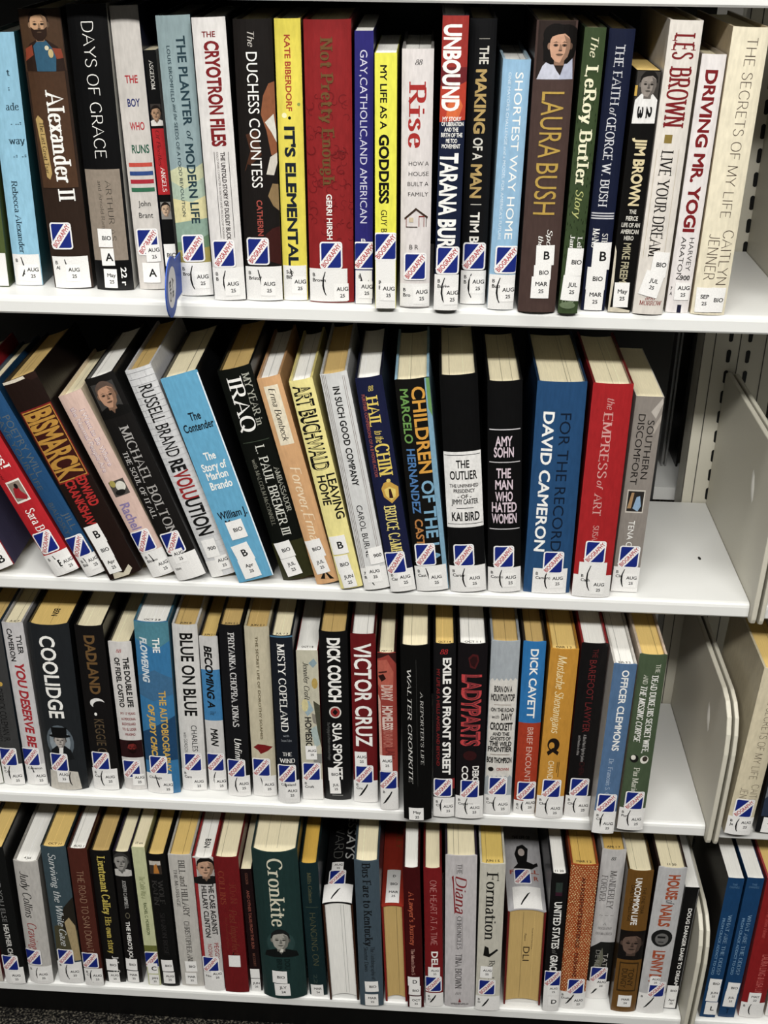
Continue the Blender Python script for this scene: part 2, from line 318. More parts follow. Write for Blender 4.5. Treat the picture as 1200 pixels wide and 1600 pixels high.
def make_book(rec, idx):
    row, kind, x, y, w, H, lean, D, bul, csp, csd, cpg, label, stamp, side2, items = rec
    w, H, D, bul = w/1000, H/1000, D/1000, bul/1000
    rnd = random.Random(idx*7+3)
    up = kind == 'up'; hb = kind != 'pb'
    ph = math.radians(lean)
    zb = SHELF_Z[row]+abs(math.sin(ph))*w/2+.0002
    root = empty('book', (0, 0, 0), label, 'book', GROUPS[row] if x < .015 else 'books in the right-hand bay')
    if up:
        root.rotation_euler = (Matrix.Rotation(-ph, 3, 'Y') @ Matrix.Rotation(-math.pi/2, 3, 'X')).to_euler()
        root.location = (x-math.sin(ph)*D, y-.002, zb+math.cos(ph)*D)
    else:
        root.rotation_euler = (0, -ph, 0); root.location = (x, y, zb)
    n = 10 if bul > .0008 else 2
    us = [w/2*math.sin(math.pi/2*(-1+2*i/n)) if n > 2 else w/2*(-1+2*i/n) for i in range(n+1)]
    ys = [-bul*(1-abs(2*u/w)**2.5) for u in us]
    def ysp(u):
        if u <= us[0]: return ys[0]
        for i in range(n):
            if u <= us[i+1]+1e-9: return ys[i]+(ys[i+1]-ys[i])*(u-us[i])/(us[i+1]-us[i])
        return ys[-1]
    th = .0024 if hb else .0006; ths = .0013 if hb else .0006
    # cover
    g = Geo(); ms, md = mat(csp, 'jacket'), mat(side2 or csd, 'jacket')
    out = [(-w/2, D), (-w/2, .0045)]+list(zip(us, ys))+[(w/2, .0045), (w/2, D)]
    inn = [(u*(w/2-th)/(w/2), d+(ths if 1 < i < len(out)-2 else (ths+.002 if i in (1, len(out)-2) else 0))) for i, (u, d) in enumerate(out)]
    N = len(out)
    V = [(u, d, z) for z in (0, H) for u, d in out]+[(u, d, z) for z in (0, H) for u, d in inn]
    for i in range(N-1):
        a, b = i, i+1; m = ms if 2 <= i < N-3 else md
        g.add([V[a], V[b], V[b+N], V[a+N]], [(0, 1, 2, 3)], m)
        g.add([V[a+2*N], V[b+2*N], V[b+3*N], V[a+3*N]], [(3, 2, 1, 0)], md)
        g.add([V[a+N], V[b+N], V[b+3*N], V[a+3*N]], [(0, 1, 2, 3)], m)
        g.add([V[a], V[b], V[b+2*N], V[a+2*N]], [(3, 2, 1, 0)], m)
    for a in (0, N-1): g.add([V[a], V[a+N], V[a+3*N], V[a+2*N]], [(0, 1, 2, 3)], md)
    d = Decal(w, H); parts = []
    U = lambda s: (s-.5)*w
    for it in items:
        k = it[0]; at = k.endswith('@')
        if k in ('v', 'v@'):
            if at: d.vtext(it[1], it[2]/1000, it[3]/1000, U(it[4]), it[5]*w, it[6], it[7])
            else: d.vtext(it[1], it[2]/1000, it[3]/1000, U(it[4]), it[5]*w, it[6], it[7])
        elif k in ('h', 'h@'): d.htext(it[1], U(it[4]), U(it[5]), it[2]/1000, it[3]/1000, it[6], it[7])
        elif k == 'r': d.rect(U(it[1]), U(it[2]), it[4]/1000, it[3]/1000, it[5])
        elif k in ('e', 'e@'): d.ell(U(it[1]), it[2]/1000, it[3]*w, it[4]/1000, it[5])
        elif k in ('p', 'p@'): d.poly([(U(s), q/1000) for s, q in it[1]], it[2])
        elif k == 'hd': portrait(d, U(it[1]), it[2]/1000, it[3]/1000, *it[4:])
        elif k == 'sl': slash(d, U(it[2]), it[1]/1000, .022, 1)
        elif k == 'brick':
            for r_ in range(60):
                z = it[2]/1000+r_*.007
                if z > it[1]/1000: break
                d.rect(-w/2, w/2, z, z+.0004, it[3])
                for q in range(3): uu = -w/2+(q+.25+.5*(r_ % 2))*.016; d.rect(uu, uu+.0004, z, z+.007, it[3])
        elif k in ('leaf', 'dots', 'fdots'):
            v1, v0 = it[1]/1000, it[2]/1000; cnt = {'leaf': 70, 'dots': 130, 'fdots': 0}[k]
            for q in range(cnt):
                uu = rnd.uniform(-w/2, w/2); vv = rnd.uniform(v0, v1)
                if k == 'leaf':
                    rr = rnd.uniform(.002, .0045); a0 = rnd.uniform(0, 6.28)
                    A = [(uu+rr*math.cos(a0+t*.55), vv+rr*math.sin(a0+t*.55)) for t in range(8)]; B = [(uu+rr*.8*math.cos(a0+t*.55), vv+rr*.8*math.sin(a0+t*.55)) for t in range(8)]
                    d.poly(A+B[::-1], it[3])
                elif k == 'dots': d.rect(uu, uu+.0006, vv, vv+.0022, it[3])
            if k == 'fdots':
                st = .0034; row_ = 0; vv = v0
                while vv < v1:
                    uu = -w/2+(st/2 if row_ % 2 else 0)
                    while uu < w/2:
                        rr = rnd.uniform(.0006, .00105); d.ell(uu+rnd.uniform(-.0005, .0005), vv+rnd.uniform(-.0005, .0005), rr, rr, it[3], 6); uu += st
                    vv += st*.87; row_ += 1
        elif k in ('bio', 'bio@', 'wl', 'wl@', 'lb', 'lb@'): parts.append((k.rstrip('@'),)+tuple(it[1:]))
    # split so overlapping print keeps clear layers but stays thin
    d.emit(g, us, ysp, .00006, min(.000025, .0007/max(1, len(d.items))), 'print')
    cov = g.build('cover', root)
    # page block
    pg = Geo(); pm = mat(cpg, 'page'); ins = .0032 if hb else .0003; pw = w/2-th-.0002; z0, z1 = ins, H-ins
    fr = [(u*(pw/(w/2)), ysp(u)+ths+(.0016 if hb else .0002)) for u in us]
    de = D-(.004 if hb else .0006)
    bk = [(pw*(1-2*i/6), de-(.004*(1-(1-2*i/6)**2) if hb else 0)) for i in range(7)]
    ring = fr+bk; M = len(ring)
    pg.add([(u, q, z0) for u, q in ring]+[(u, q, z1) for u, q in ring], [tuple(range(M)), tuple(range(M, 2*M))]+[(i, (i+1) % M, (i+1) % M+M, i+M) for i in range(M)], pm)
    if w > .024 and hb:
        for q in range(1 if w < .034 else 2):
            uu = rnd.uniform(-.6, .6)*pw; yy = max(fr, key=lambda c: c[1])[1]+.001
            lw = .00025; cc = mat(tone(cpg, rnd.choice((.62, .7, 1.12))), 'print')
            pg.add([(uu-lw, yy, z1+.00008), (uu+lw, yy, z1+.00008), (uu+lw*.8, de-.006, z1+.00008), (uu-lw*.8, de-.006, z1+.00008)], [(0, 1, 2, 3)], cc)
            pg.add([(uu-lw, yy, z0-.00008), (uu+lw, yy, z0-.00008), (uu+lw*.8, de-.006, z0-.00008), (uu-lw*.8, de-.006, z0-.00008)], [(3, 2, 1, 0)], cc)
    if stamp:
        hh = .0036 if stamp not in ('BSN',) else .008
        V2, F2, W2 = text_geo(stamp, 'B'); wd2 = min(w*.55, W2*hh)
        if stamp == 'BSN':
            pg.add([(-.002+b*.007, .02+.016*(1-a/W2), z1+.0001) for a, b, _ in V2], F2, mat('#1a1612'))
        else:
            pg.add([((a/W2-.5)*wd2, .006+b*hh, z1+.0001) for a, b, _ in V2], F2, mat('#2a241c'))
    for it in items:
        if it[0] == 'fe':
            for t, u, q0, q1, hh in (('DLI', .002, .062, .086, .008), ('Pasco', .000, .04, .052, .0025), ('The Life Glories Times of Jones', .0085, .03, .066, .0016)):
                V2, F2, W2 = text_geo(t, 'S'); pg.add([(u-hh/2+b*hh, q0+a/W2*(q1-q0), z0-.0001) for a, b, _ in V2], F2, mat('#2c2016'))
    po = pg.build('page_block', root)
    # stickers and labels
    order = {'wl': 0, 'bio': 1, 'lb': 2}
    for j, it in enumerate(sorted(parts, key=lambda q: order[q[0]])):
        dd = Decal(w, H); base = .00085+.00016*j; gg = Geo()
        if it[0] == 'wl':
            v1, v0 = it[1]/1000, it[2]/1000; s0, s1, t, sl = it[3:7]; uu0, uu1 = U(s0), U(s1); hh = v1-v0
            dd.rect(uu0, uu1, v0, v1, '#eceae6')
            for q, line in enumerate(t.split('|')):
                if line: 
                    W = text_geo(line, 'B')[2]*.0034
                    dd.stext(line, min(uu0+.003+W/2, (uu0+uu1)/2+.004), v1-.0062-q*.005, .0034, '#1c1a18', 'B', 0, (uu1-uu0)*.7)
            if sl: slash(dd, uu0+(uu1-uu0)*.42, v0+hh*.55, hh*.8, sl)
            nm = 'call_number_label'
        elif it[0] == 'bio':
            sticker_bio(dd, max(-w/2+BIO_W*.44, min(w/2-BIO_W*.44, U(it[2]))), it[1]/1000); nm = 'genre_sticker'
        else:
            vc, sc_, wm, hm, t, size, rot = (tuple(it[1:])+(0,))[:7]; u = U(sc_); vc /= 1000; wm /= 1000; hm /= 1000; size *= .00118
            u = max(-w/2+wm*.42, min(w/2-wm*.42, u)) if w > wm else 0
            a = math.radians(rot+rnd.uniform(-2, 2)); ca, sa = math.cos(a), math.sin(a)
            dd.poly([(u+ca*p-sa*q, vc+sa*p+ca*q) for p, q in ((-wm/2, -hm/2), (wm/2, -hm/2), (wm/2, hm/2), (-wm/2, hm/2))], '#f3f1ed')
            lines = t.split('|'); gap = size*1.75; ln = len(lines)
            for q, line in enumerate(lines):
                yy = ((ln-1)/2-q)*gap
                if line: dd.stext(line, u-sa*yy+(.001 if ln > 1 else .0015), vc+ca*yy, size*(.9 if q and line.isdigit() else 1), '#111111', 'B', a, wm*.9, 1.0)
            nm = 'date_label' if '|' in t else 'subject_label'
        dd.emit(gg, us, ysp, base, .00004, 'label')
        if gg.v: gg.build(nm, root)
    return root

# ------------------------------------------------------------------ setting
WHITE = mat('#e6e6e2', 'metal'); CREAM = mat('#d2cdbb', 'metal'); BLACK = mat('#060606', 'metal')
def structure(o): o['kind'] = 'structure'; return o
FZ = -.0815
# carpet
cm = bpy.data.materials.new('carpet'); cm.use_nodes = True; nt = cm.node_tree; b = nt.nodes['Principled BSDF']; b.inputs['Roughness'].default_value = 1; b.inputs['Specular IOR Level'].default_value = 0
tc = nt.nodes.new('ShaderNodeTexCoord'); nz = nt.nodes.new('ShaderNodeTexNoise'); nz.inputs['Scale'].default_value = 340; nz.inputs['Detail'].default_value = 2
rp = nt.nodes.new('ShaderNodeValToRGB'); nt.links.new(tc.outputs['Object'], nz.inputs['Vector']); nt.links.new(nz.outputs[0], rp.inputs[0]); nt.links.new(rp.outputs[0], b.inputs['Base Color'])
e0, e1 = rp.color_ramp.elements; e0.position = .42; e0.color = (.006, .006, .006, 1); e1.position = .72; e1.color = (.17, .15, .115, 1)
q = rp.color_ramp.elements.new(.55); q.color = (.03, .028, .024, 1)
bp = nt.nodes.new('ShaderNodeBump'); bp.inputs['Strength'].default_value = .8; bp.inputs['Distance'].default_value = .004; nt.links.new(nz.outputs[0], bp.inputs['Height']); nt.links.new(bp.outputs[0], b.inputs['Normal'])
g = Geo(); g.box(-3, 3, -3, 3.2, FZ-.02, FZ, cm); structure(g.build('floor'))
g = Geo(); g.box(-3, 3, 3.2, 3.25, FZ, 2.7, mat('#8f8c84', 'metal')); structure(g.build('wall_back'))
g = Geo(); g.box(-3, 3, -3, 3.2, 2.7, 2.72, mat('#d8d6d0', 'metal')); structure(g.build('ceiling'))

XE = {0: 0.0, 1: .002, 2: 0.0, 3: -.0055, 4: .0062}
NAMES = {0: 'white metal shelf edge above the top row of books at the photo top', 1: 'white metal shelf carrying the top row of books', 2: 'white metal shelf with the leaning books and bare space at its right end',
         3: 'white metal shelf under the third row, with a small empty corner on the right', 4: 'white metal base shelf just above the black kick plate'}
NAMES_R = {0: 'white shelf of the right-hand bay above the picture', 1: 'white shelf of the right-hand bay level with the top row', 2: 'white shelf of the right-hand bay level with the leaning books',
           3: 'white shelf in the right-hand bay under the cream book', 4: 'white base shelf in the right-hand bay under two dark blue paperbacks'}
def shelf_profile(z): return [(DEPTH, z), (.005, z), (.0022, z-.0007), (.0007, z-.0022), (0, z-.005), (0, z-LIP+.002), (.0015, z-LIP), (DEPTH, z-LIP)]
def bracket_pts(): 
    P = [(-.004, -.0205), (-.0085, -.0185), (-.0105, -.013), (-.0135, .03), (-.0165, .085), (-.0172, .115), (-.014, .14), (-.006, .158), (.01, .169), (.03, .173), (.236, .173), (.243, .170), (.244, .16), (.244, -.0205)]
    return P
def bracket(parent, x0, x1, z):
    g = Geo(); g.prism([(a, z+b) for a, b in bracket_pts()], x0, x1, CREAM)
    o = g.build('end_bracket', parent, bevel=.0014, segs=3)
    return o
for lv in range(5):
    z = SHELF_Z[lv]; xe = XE[lv]
    t = empty('shelf', (-.45, .1, z-LIP), NAMES[lv], 'shelf', 'shelves of the left bay')
    t.location = (0, 0, 0)
    g = Geo(); g.prism(shelf_profile(z), -.9144, xe, WHITE)
    if lv == 2:
        g.add([(-.0345+.0022*math.cos(a)*.8, .0985+.004*math.sin(a), z+.0001) for a in [i*.7854 for i in range(8)]], [tuple(range(8))], BLACK)
    g.build('shelf_board', t)
    bracket(t, xe+.0006, xe+.0062, z); bracket(t, -.9192, -.9150, z)
    if lv in (1, 2, 3, 4):
        # pressed dimple in the bracket wall
        s = Geo(); V = []; F = []
        for i in range(9):
            for j in range(5):
                a = 2*math.pi*i/8; r = (j/4); V.append((xe+.0006-.0016*math.cos(r*math.pi/2), .064+r*(.007*math.cos(a)-.009*math.sin(a)*0)+r*.006*math.sin(a), z+.108+r*.017*math.sin(a)))
        for i in range(8):
            for j in range(4): F.append((i*5+j, i*5+j+1, i*5+j+6, i*5+j+5))
        s.add(V, F, mat('#efece2', 'metal')); s.build('pressed_dimple', t, smooth=True)
    if lv == 4:
        g = Geo(); g.box(-.9144, xe+.005, .0235, .03, FZ, z-LIP, BLACK); g.build('kick_plate', t)
    tr = empty('shelf', (0, 0, 0), NAMES_R[lv], 'shelf', 'shelves of the right-hand bay')
    g = Geo(); g.prism(shelf_profile(z-.001), xe+.0149, .94, WHITE); g.build('shelf_board', tr)
    bracket(tr, xe+.0094, xe+.0142, z-.001)
    if lv == 4:
        g = Geo(); g.box(xe+.0074, .94, .0235, .03, FZ, z-.001-LIP, BLACK); g.build('kick_plate', tr)
# upright post
def upright(xc, label):
    t = empty('shelf_upright', (0, 0, 0), label, 'upright')
    g = Geo(); g.box(xc-.0425, xc+.0425, .2455, .278, FZ, 2.1, CREAM)
    for u in (-.042, -.029, -.0002, .029): g.box(xc+u-.0006, xc+u+.0006, .2452, .2456, FZ, 2.1, mat('#4a4740', 'metal'))
    for cx in (-.0115, .0105):
        for k in range(-2, 80):
            zc = .012+k*.0254
            if zc < FZ+.02: continue
            P = []
            for q in range(12):
                a = 2*math.pi*q/12; P.append((xc+cx+.0026*math.cos(a), .2451, zc+.0052*(1 if math.sin(a) >= 0 else -1)+.0028*math.sin(a)))
            g.add(P, [tuple(range(12))], BLACK)
    g.build('slotted_channel', t)
upright(.0125, 'slotted cream metal upright behind the empty right end of the shelves')
upright(-.927, 'slotted cream metal upright at the left end of the bay, outside the photo')

g = Geo(); g.box(-.884, -.064, .2462, .2492, FZ, 1.5, mat('#1a1a1a', 'metal')); tag(g.build('shade_backing'), 'added dark sheet behind the books, standing in for the shade at the back', 'panel')  # added sheet: blocks the view through and stands for darkness behind the books
# ------------------------------------------------------------------ books
BOOKS=[
(1,'pb',-0.777318,0.030955,14.9,205.6,0.49000000000000005,135.7,0.2,'#4d5a2c','#3c4a24','#efe3bd','olive green book mostly cut off by the left edge of the top shelf','','',[('wl',34.2,1.1,0.03,0.97,'',0)]),
(1,'hb',-0.7523479999999999,0.039539000000000005,27.9,238.4,0.8699999999999999,157.3,2.4,'#8fc3dc','#1f4f57','#f3f1ea','sky blue book with black serif words,left of the one with the bearded officer portrait','','',[('h','t',203.2,5.8,0.62,0.72,'#25404e','R'),('h',':',189.2,4.0,0.6,0.66,'#25404e','B'),('h','ade',172.6,6.7,0.45,0.88,'#25404e','R'),('h','way',141.5,6.8,0.4,0.95,'#25404e','R'),('h','. ..:',157.7,3.0,0.55,0.9,'#25404e','B'),('h','.: .:',127.5,3.1,0.5,0.95,'#25404e','B'),('v','Rebecca Alexander',103.6,32.7,0.42,0.2,'#1d3440','R'),('wl',31.6,0.3,0.02,0.98,'B',2),('lb',13.0,0.38,13,15,'A',6,0),('lb',13.1,0.68,14,17,'AUG|25',3.2,0)]),
(1,'hb',-0.705077,0.033629,39.3,259.4,2.2,165.0,3.3,'#2f2119','#0e0b09','#efe3bd','dark brown hardback with a bearded officer portrait at the top of its spine,top shelf','','',[('r',0.02,0.98,258.8,205.2,'#4a3320'),('p',[(0.05,205.6),(0.05,221.7),(0.2,229.5),(0.42,233.7),(0.62,232.6),(0.85,226.3),(0.95,217.3),(0.97,204.8)],'#2a1a12'),('p',[(0.3,205.4),(0.28,227.6),(0.42,232.8),(0.6,231.8),(0.8,221.0),(0.75,205.0)],'#2d5a74'),('p',[(0.05,214.5),(0.08,225.2),(0.25,228.6),(0.26,219.7)],'#8a3a22'),('p',[(0.72,225.5),(0.92,224.4),(0.95,216.4),(0.8,215.7)],'#8a3a22'),('hd',0.47,244.1,32.2,'#c79a72','#2c1a10',None,None,1,0,0),('e',0.68,220.8,0.06,3.9,'#c8b27a'),('e',0.6,225.6,0.05,2.1,'#d8d0b0'),('r',0.06,0.94,204.9,98.8,'#4b3220'),('v','Alexander II',188.9,86.0,0.63,0.4,'#f4f2ec','RB'),('p',[(0.1,162.7),(0.17,166.3),(0.28,161.6),(0.34,112.4),(0.27,106.7),(0.2,109.0)],'#b89a5a'),('v','The Last Great Tsar',159.8,112.5,0.23,0.1,'#2a1a10','R'),('bio',52.4,0.36),('wl',32.0,0.3,0.04,0.95,'B|Al',2),('lb',15.6,0.55,14,17,'AUG|25',3.2,0)]),
(1,'hb',-0.66265,0.031467,37.1,264.1,1.7899999999999998,165.0,3.2,'#0a0a0b','#d8d4c8','#efe3bd','thick black hardback with wide spaced white capitals and a taupe lower band,top shelf','','',[('v','DAYS OF GRACE',249.4,128.1,0.5,0.28,'#f4f2ec','L'),('r',0.02,0.93,117.7,29.8,'#8f8273'),('v','ARTHUR AS',107.1,49.0,0.6,0.14,'#1a1512','L'),('v','and Arnold Ram',107.1,61.1,0.38,0.09,'#1a1512','L'),('lb',52.1,0.38,14,18,'BIO',3.4,0),('lb',33.3,0.4,13,17,'A',6.5,0),('lb',11.9,0.42,13,19,'May|25',3.2,0),('v','22 r',22.6,4.0,0.78,0.14,'#f4f2ec','B')]),
(1,'hb',-0.626027,0.035875,26.4,263.0,2.54,165.0,2.2,'#cfc9c2','#23263a','#f3f1ea','silver-white hardback with stacked red,blue and green words over coloured stripes,top shelf','','',[('h','THE',199.6,6.8,0.3,0.75,'#b3202a','B'),('h','BOY',178.7,7.0,0.3,0.75,'#26306e','B'),('h','WHO',157.5,7.1,0.3,0.82,'#b3202a','B'),('h','RUNS',136.5,7.6,0.28,0.9,'#1d5a44','B'),('r',0.1,0.95,123.6,119.8,'#c44536'),('r',0.1,0.95,115.6,111.7,'#2c4a86'),('r',0.1,0.95,107.9,104.0,'#a91f30'),('r',0.1,0.95,100.1,96.2,'#2e6a4c'),('h','John',85.1,5.1,0.3,0.75,'#1a1a1a','S'),('h','Brant',73.7,5.1,0.28,0.8,'#1a1a1a','S'),('bio',47.7,0.5),('lb',36.5,0.66,14,17,'AUG|25',3.2,0),('lb',17.1,0.52,17,20,'A',6.5,0)]),
(1,'pb',-0.605713,0.038505000000000005,11.4,225.2,2.7399999999999998,135.0,0.1,'#0b0b0c','#e8e4da','#efe3bd','slim black book with a red spine panel,behind the round blue tag','','',[('v','ASGEDOM',216.4,190.3,0.5,0.3,'#d8d4cc','R'),('r',0.08,0.92,177.6,157.2,'#3a3430'),('hd',0.5,168.3,16.6,'#b08a6a','#1a120e','#e0dcd4',None,0,0,0),('r',0.0,1,155.3,93.3,'#b3141c'),('v','Of Beetles',153.5,120.4,0.45,0.3,'#6a0a10','I'),('v','ANGELS',119.4,96.2,0.6,0.34,'#f4f2ec','R'),('r',0.08,0.95,86.4,69.6,'#8a8680'),('hd',0.5,78.5,15.8,'#c8a88a','#1c1410',None,None,0,0,0),('lb',34.4,0.4,13,22,'BIO',3.6,0),('lb',9.7,0.4,12,20,'|',3,0)]),
(1,'hb',-0.578043,0.019089,31.2,256.8,2.65,165.0,2.6,'#8ea3a6','#22343c','#f3f1ea','grey-blue hardback with pale green hill landscape,right beside the round blue tag','','',[('p',[(0,64.3),(0,120.3),(0.3,124.8),(0.7,121.6),(1,127.0),(1,63.7)],'#c9cba2'),('p',[(0,68.3),(0,110.8),(0.4,103.8),(1,113.8),(1,67.6)],'#a9bca8'),('p',[(0,68.3),(0,94.5),(0.6,91.2),(1,96.7),(1,73.5)],'#d9d09a'),('p',[(0,30.4),(0,71.2),(0.5,73.8),(1,75.4),(1,29.8)],'#8aa594'),('p',[(0,28.4),(0,52.5),(0.6,54.1),(1,59.7),(1,29.8)],'#6a8a6a'),('p',[(0,28.4),(0,44.5),(1,47.8),(1,27.8)],'#a89a4c'),('v','THE PLANTER',239.5,161.5,0.68,0.25,'#1f3a44','B'),('v','of',156.9,147.7,0.7,0.16,'#1f3a44','I'),('v','MODERN LIFE',145.0,70.8,0.66,0.25,'#1f3a44','B'),('v','LOUIS BROMFIELD',231.3,182.7,0.3,0.1,'#1f3a44','S'),('v','and the',180.9,166.4,0.33,0.1,'#1f3a44','I'),('v','SEEDS OF A FOOD REVOLUTION',164.6,77.8,0.32,0.1,'#1f3a44','S'),('bio',47.2,0.5),('wl',33.1,0.3,0.0,1,'B|Bro',1),('lb',15.8,0.68,14,17,'AUG|25',3.2,0)]),
(1,'hb',-0.544144,0.007375,30.2,256.7,2.65,165.0,2.6,'#dcd8d4','#151515','#f3f1ea','white hardback with a tall dark red condensed title and thin black rules,top shelf','','',[('h','THE',242.6,4.8,0.28,0.68,'#7a1016','B'),('v','CRYOTRON FILES',237.1,145.5,0.55,0.42,'#7a1016','X'),('r',0.36,0.375,140.7,61.0,'#222222'),('r',0.79,0.805,140.4,60.7,'#222222'),('v','THE UNTOLD STORY OF DUDLEY BUCK',140.5,58.9,0.62,0.13,'#2a2222','B'),('v','COLD WAR COMPUTER SCIENTIST AND MICROCHIP PIONEER',140.6,60.0,0.46,0.06,'#6a6460','S'),('bio',45.8,0.42),('wl',32.3,0.3,0.0,1,'B|B',1),('lb',13.1,0.6,14,17,'AUG|25',3.2,0)]),
(1,'hb',-0.510683,0.009824,34.9,255.6,1.49,165.0,3.0,'#1a1614','#0d0b0a','#efe3bd','black-brown hardback with draped white and orange cloth picture down its spine,top shelf','','',[('p',[(0.62,174.7),(0.7,190.7),(0.85,201.2),(1,202.9),(1,134.6),(0.85,138.3),(0.75,160.2)],'#8a5130'),('p',[(0.2,156.7),(0.5,160.3),(0.6,138.3),(0.35,131.0),(0.12,123.5),(0.3,142.0)],'#4a2a1a'),('p',[(0.72,167.5),(0.95,174.6),(1,160.2),(1,149.3),(0.88,158.4)],'#d8d4c8'),('p',[(0.7,120.7),(0.82,136.4),(1,140.1),(1,130.9),(0.9,119.7)],'#cfc8ba'),('p',[(0.72,100.9),(0.85,112.2),(1,111.3),(1,86.6),(0.85,91.4)],'#8a7048'),('p',[(0.6,64.4),(0.8,70.2),(1,72.1),(1,34.8),(0.7,38.8)],'#3a1612'),('v','The',245.3,232.5,0.45,0.17,'#b8b2aa','I'),('v','DUCHESS COUNTESS',228.2,108.5,0.45,0.28,'#f4f2ec','S'),('v','CATHERIN',97.1,63.4,0.48,0.15,'#a8483c','B'),('bio',48.7,0.38),('wl',33.8,0.4,0.0,1,'B|Bristol',2),('lb',13.7,0.62,14,17,'AUG|25',3.2,0)]),
(1,'hb',-0.48086599999999996,0.013382999999999999,23.5,256.3,1.29,165.0,2.0,'#e3d23c','#8a7a4a','#f3f1ea','yellow hardback with red small capitals above heavy black capitals,top shelf','','',[('v','KATE BIBERDORF',242.9,177.5,0.48,0.22,'#a8341e','B'),('e',0.48,171.5,0.06,1.45,'#0c0c0c'),('e',0.28,173.7,0.1,2.35,'#f2ecb4'),('e',0.85,183.3,0.06,1.45,'#8a9a4a'),('v',"IT'S ELEMENTAL",164.0,33.6,0.47,0.4,'#16202c','X'),('wl',34.6,0.3,0.02,0.97,'Sub|Bib',2),('lb',15.5,0.66,14,17,'AUG|25',3.2,0),('e',0.25,14.5,0.12,5.25,'#c8c0a8')]),
(1,'hb',-0.445259,0.010573,42.4,256.2,1.27,165.0,3.6,'#8c1a1c','#5a0e10','#efe3bd','wide red hardback with dull gold title on a dark red leaf pattern,top shelf','','',[('leaf',191.8,60.0,'#741216'),('v','Not Pretty Enough',242.0,111.7,0.48,0.25,'#6a4a24','RB'),('v','GERRI HIRSH',104.2,61.6,0.48,0.12,'#f4f2ec','B'),('bio',46.3,0.5),('wl',33.4,1.1,0.0,0.86,'B|Brown',1),('lb',10.3,0.72,14,17,'AUG|25',3.2,0)]),
(1,'pb',-0.414416,0.007156,16.8,247.8,0.8400000000000001,163.5,0.2,'#2a2670','#181440','#f3f1ea','narrow royal blue book with widely spaced pale capitals on the top shelf','','',[('v','GAY,CATHOLIC,AND AMERICAN',231.9,78.0,0.48,0.38,'#cfcde0','S'),('h','B',62.0,2.7,0.35,0.6,'#f4f2ec','S'),('bio',47.5,0.47),('wl',33.1,0.3,0.03,0.97,'B|Bourke',2),('lb',14.1,0.62,14,17,'AUG|25',3.2,0)]),
(1,'pb',-0.392911,-0.006557,19.6,231.2,1.26,152.6,0.2,'#e6e233','#b8b42a','#f3f1ea','bright yellow paperback with all-black title,right of the narrow royal blue book','','',[('v','MY LIFE AS A',221.0,166.2,0.4,0.3,'#0c0c0c','B'),('v','GODDESS',161.8,99.7,0.43,0.45,'#0c0c0c','X'),('v','GUY B',94.0,73.2,0.42,0.28,'#0c0c0c','S'),('bio',60.1,0.5),('wl',47.1,0.3,0.02,0.98,'|||B|B',0),('lb',16.6,0.6,14,17,'AUG|25',3.2,0)]),
(1,'hb',-0.365279,0.001453,28.1,234.2,1.17,154.6,2.4,'#dcd5d2','#8a8682','#f3f1ea','off-white book with a big red serif word above a small house drawing','','',[('h','88',223.1,4.4,0.42,0.65,'#0c0c0c','I'),('v','Rise',206.8,149.4,0.5,0.52,'#a8221e','RB'),('h','HOW A',135.4,3.7,0.25,0.9,'#3a3634','S'),('h','HOUSE',126.2,3.7,0.25,0.9,'#3a3634','S'),('h','BUILT A',117.0,3.7,0.22,0.9,'#3a3634','S'),('h','FAMILY',107.7,3.7,0.24,0.9,'#3a3634','S'),('p',[(0.12,85.8),(0.5,95.3),(0.52,93.0),(0.14,83.9)],'#3a2a20'),('p',[(0.5,95.3),(0.9,87.0),(0.88,85.1),(0.5,93.0)],'#3a2a20'),('r',0.18,0.2,85.4,76.9,'#8a2a1e'),('r',0.84,0.86,86.6,77.5,'#3a2a20'),('r',0.18,0.56,77.8,76.9,'#3a2a20'),('r',0.6,0.62,87.0,77.5,'#8a2a1e'),('r',0.76,0.78,87.0,77.5,'#8a2a1e'),('r',0.6,0.78,87.8,86.8,'#8a2a1e'),('r',0.28,0.42,86.2,82.0,'#c8b89a'),('h','B R',58.6,4.3,0.3,0.6,'#4a4644','S'),('bio',40.1,0.5),('wl',23.6,1.1,0.0,1,'B|Bro',0),('lb',12.3,0.7,14,17,'AUG|25',3.2,0)]),
(1,'hb',-0.335707,-0.005229,22.7,262.8,0.5700000000000001,165.0,1.9,'#182038','#0b0c12','#f3f1ea','hardback with a red to blue spine and tall rough white capitals,top shelf','','',[('r',0,1,262.9,218.6,'#9c2a22'),('r',0,1,220.3,203.2,'#6e1f24'),('p',[(0,173.5),(0,204.9),(0.4,201.5),(1,208.5),(1,175.5)],'#b8361e'),('p',[(0.25,177.1),(0.3,189.3),(0.7,196.4),(0.9,187.7),(0.7,175.4)],'#d8642a'),('v','UNBOUND',255.5,183.2,0.42,0.66,'#f4f2ec','X'),('h','MY STORY',176.6,3.5,0.12,0.85,'#f4f2ec','B'),('h','OF LIBERATION',172.2,3.5,0.08,0.95,'#f4f2ec','B'),('h','AND THE',167.4,3.5,0.2,0.75,'#f4f2ec','B'),('h','BIRTH OF THE',162.6,3.6,0.08,0.92,'#f4f2ec','B'),('h','ME TOO',157.6,3.6,0.28,0.72,'#f4f2ec','B'),('h','MOVEMENT',152.8,3.6,0.12,0.85,'#f4f2ec','B'),('v','TARANA BUR',146.9,60.2,0.45,0.7,'#f4f2ec','X'),('bio',48.6,0.52),('wl',35.0,0.3,0.0,1,'B|Burke',1),('lb',14.3,0.72,14,17,'AUG|25',3.2,0)]),
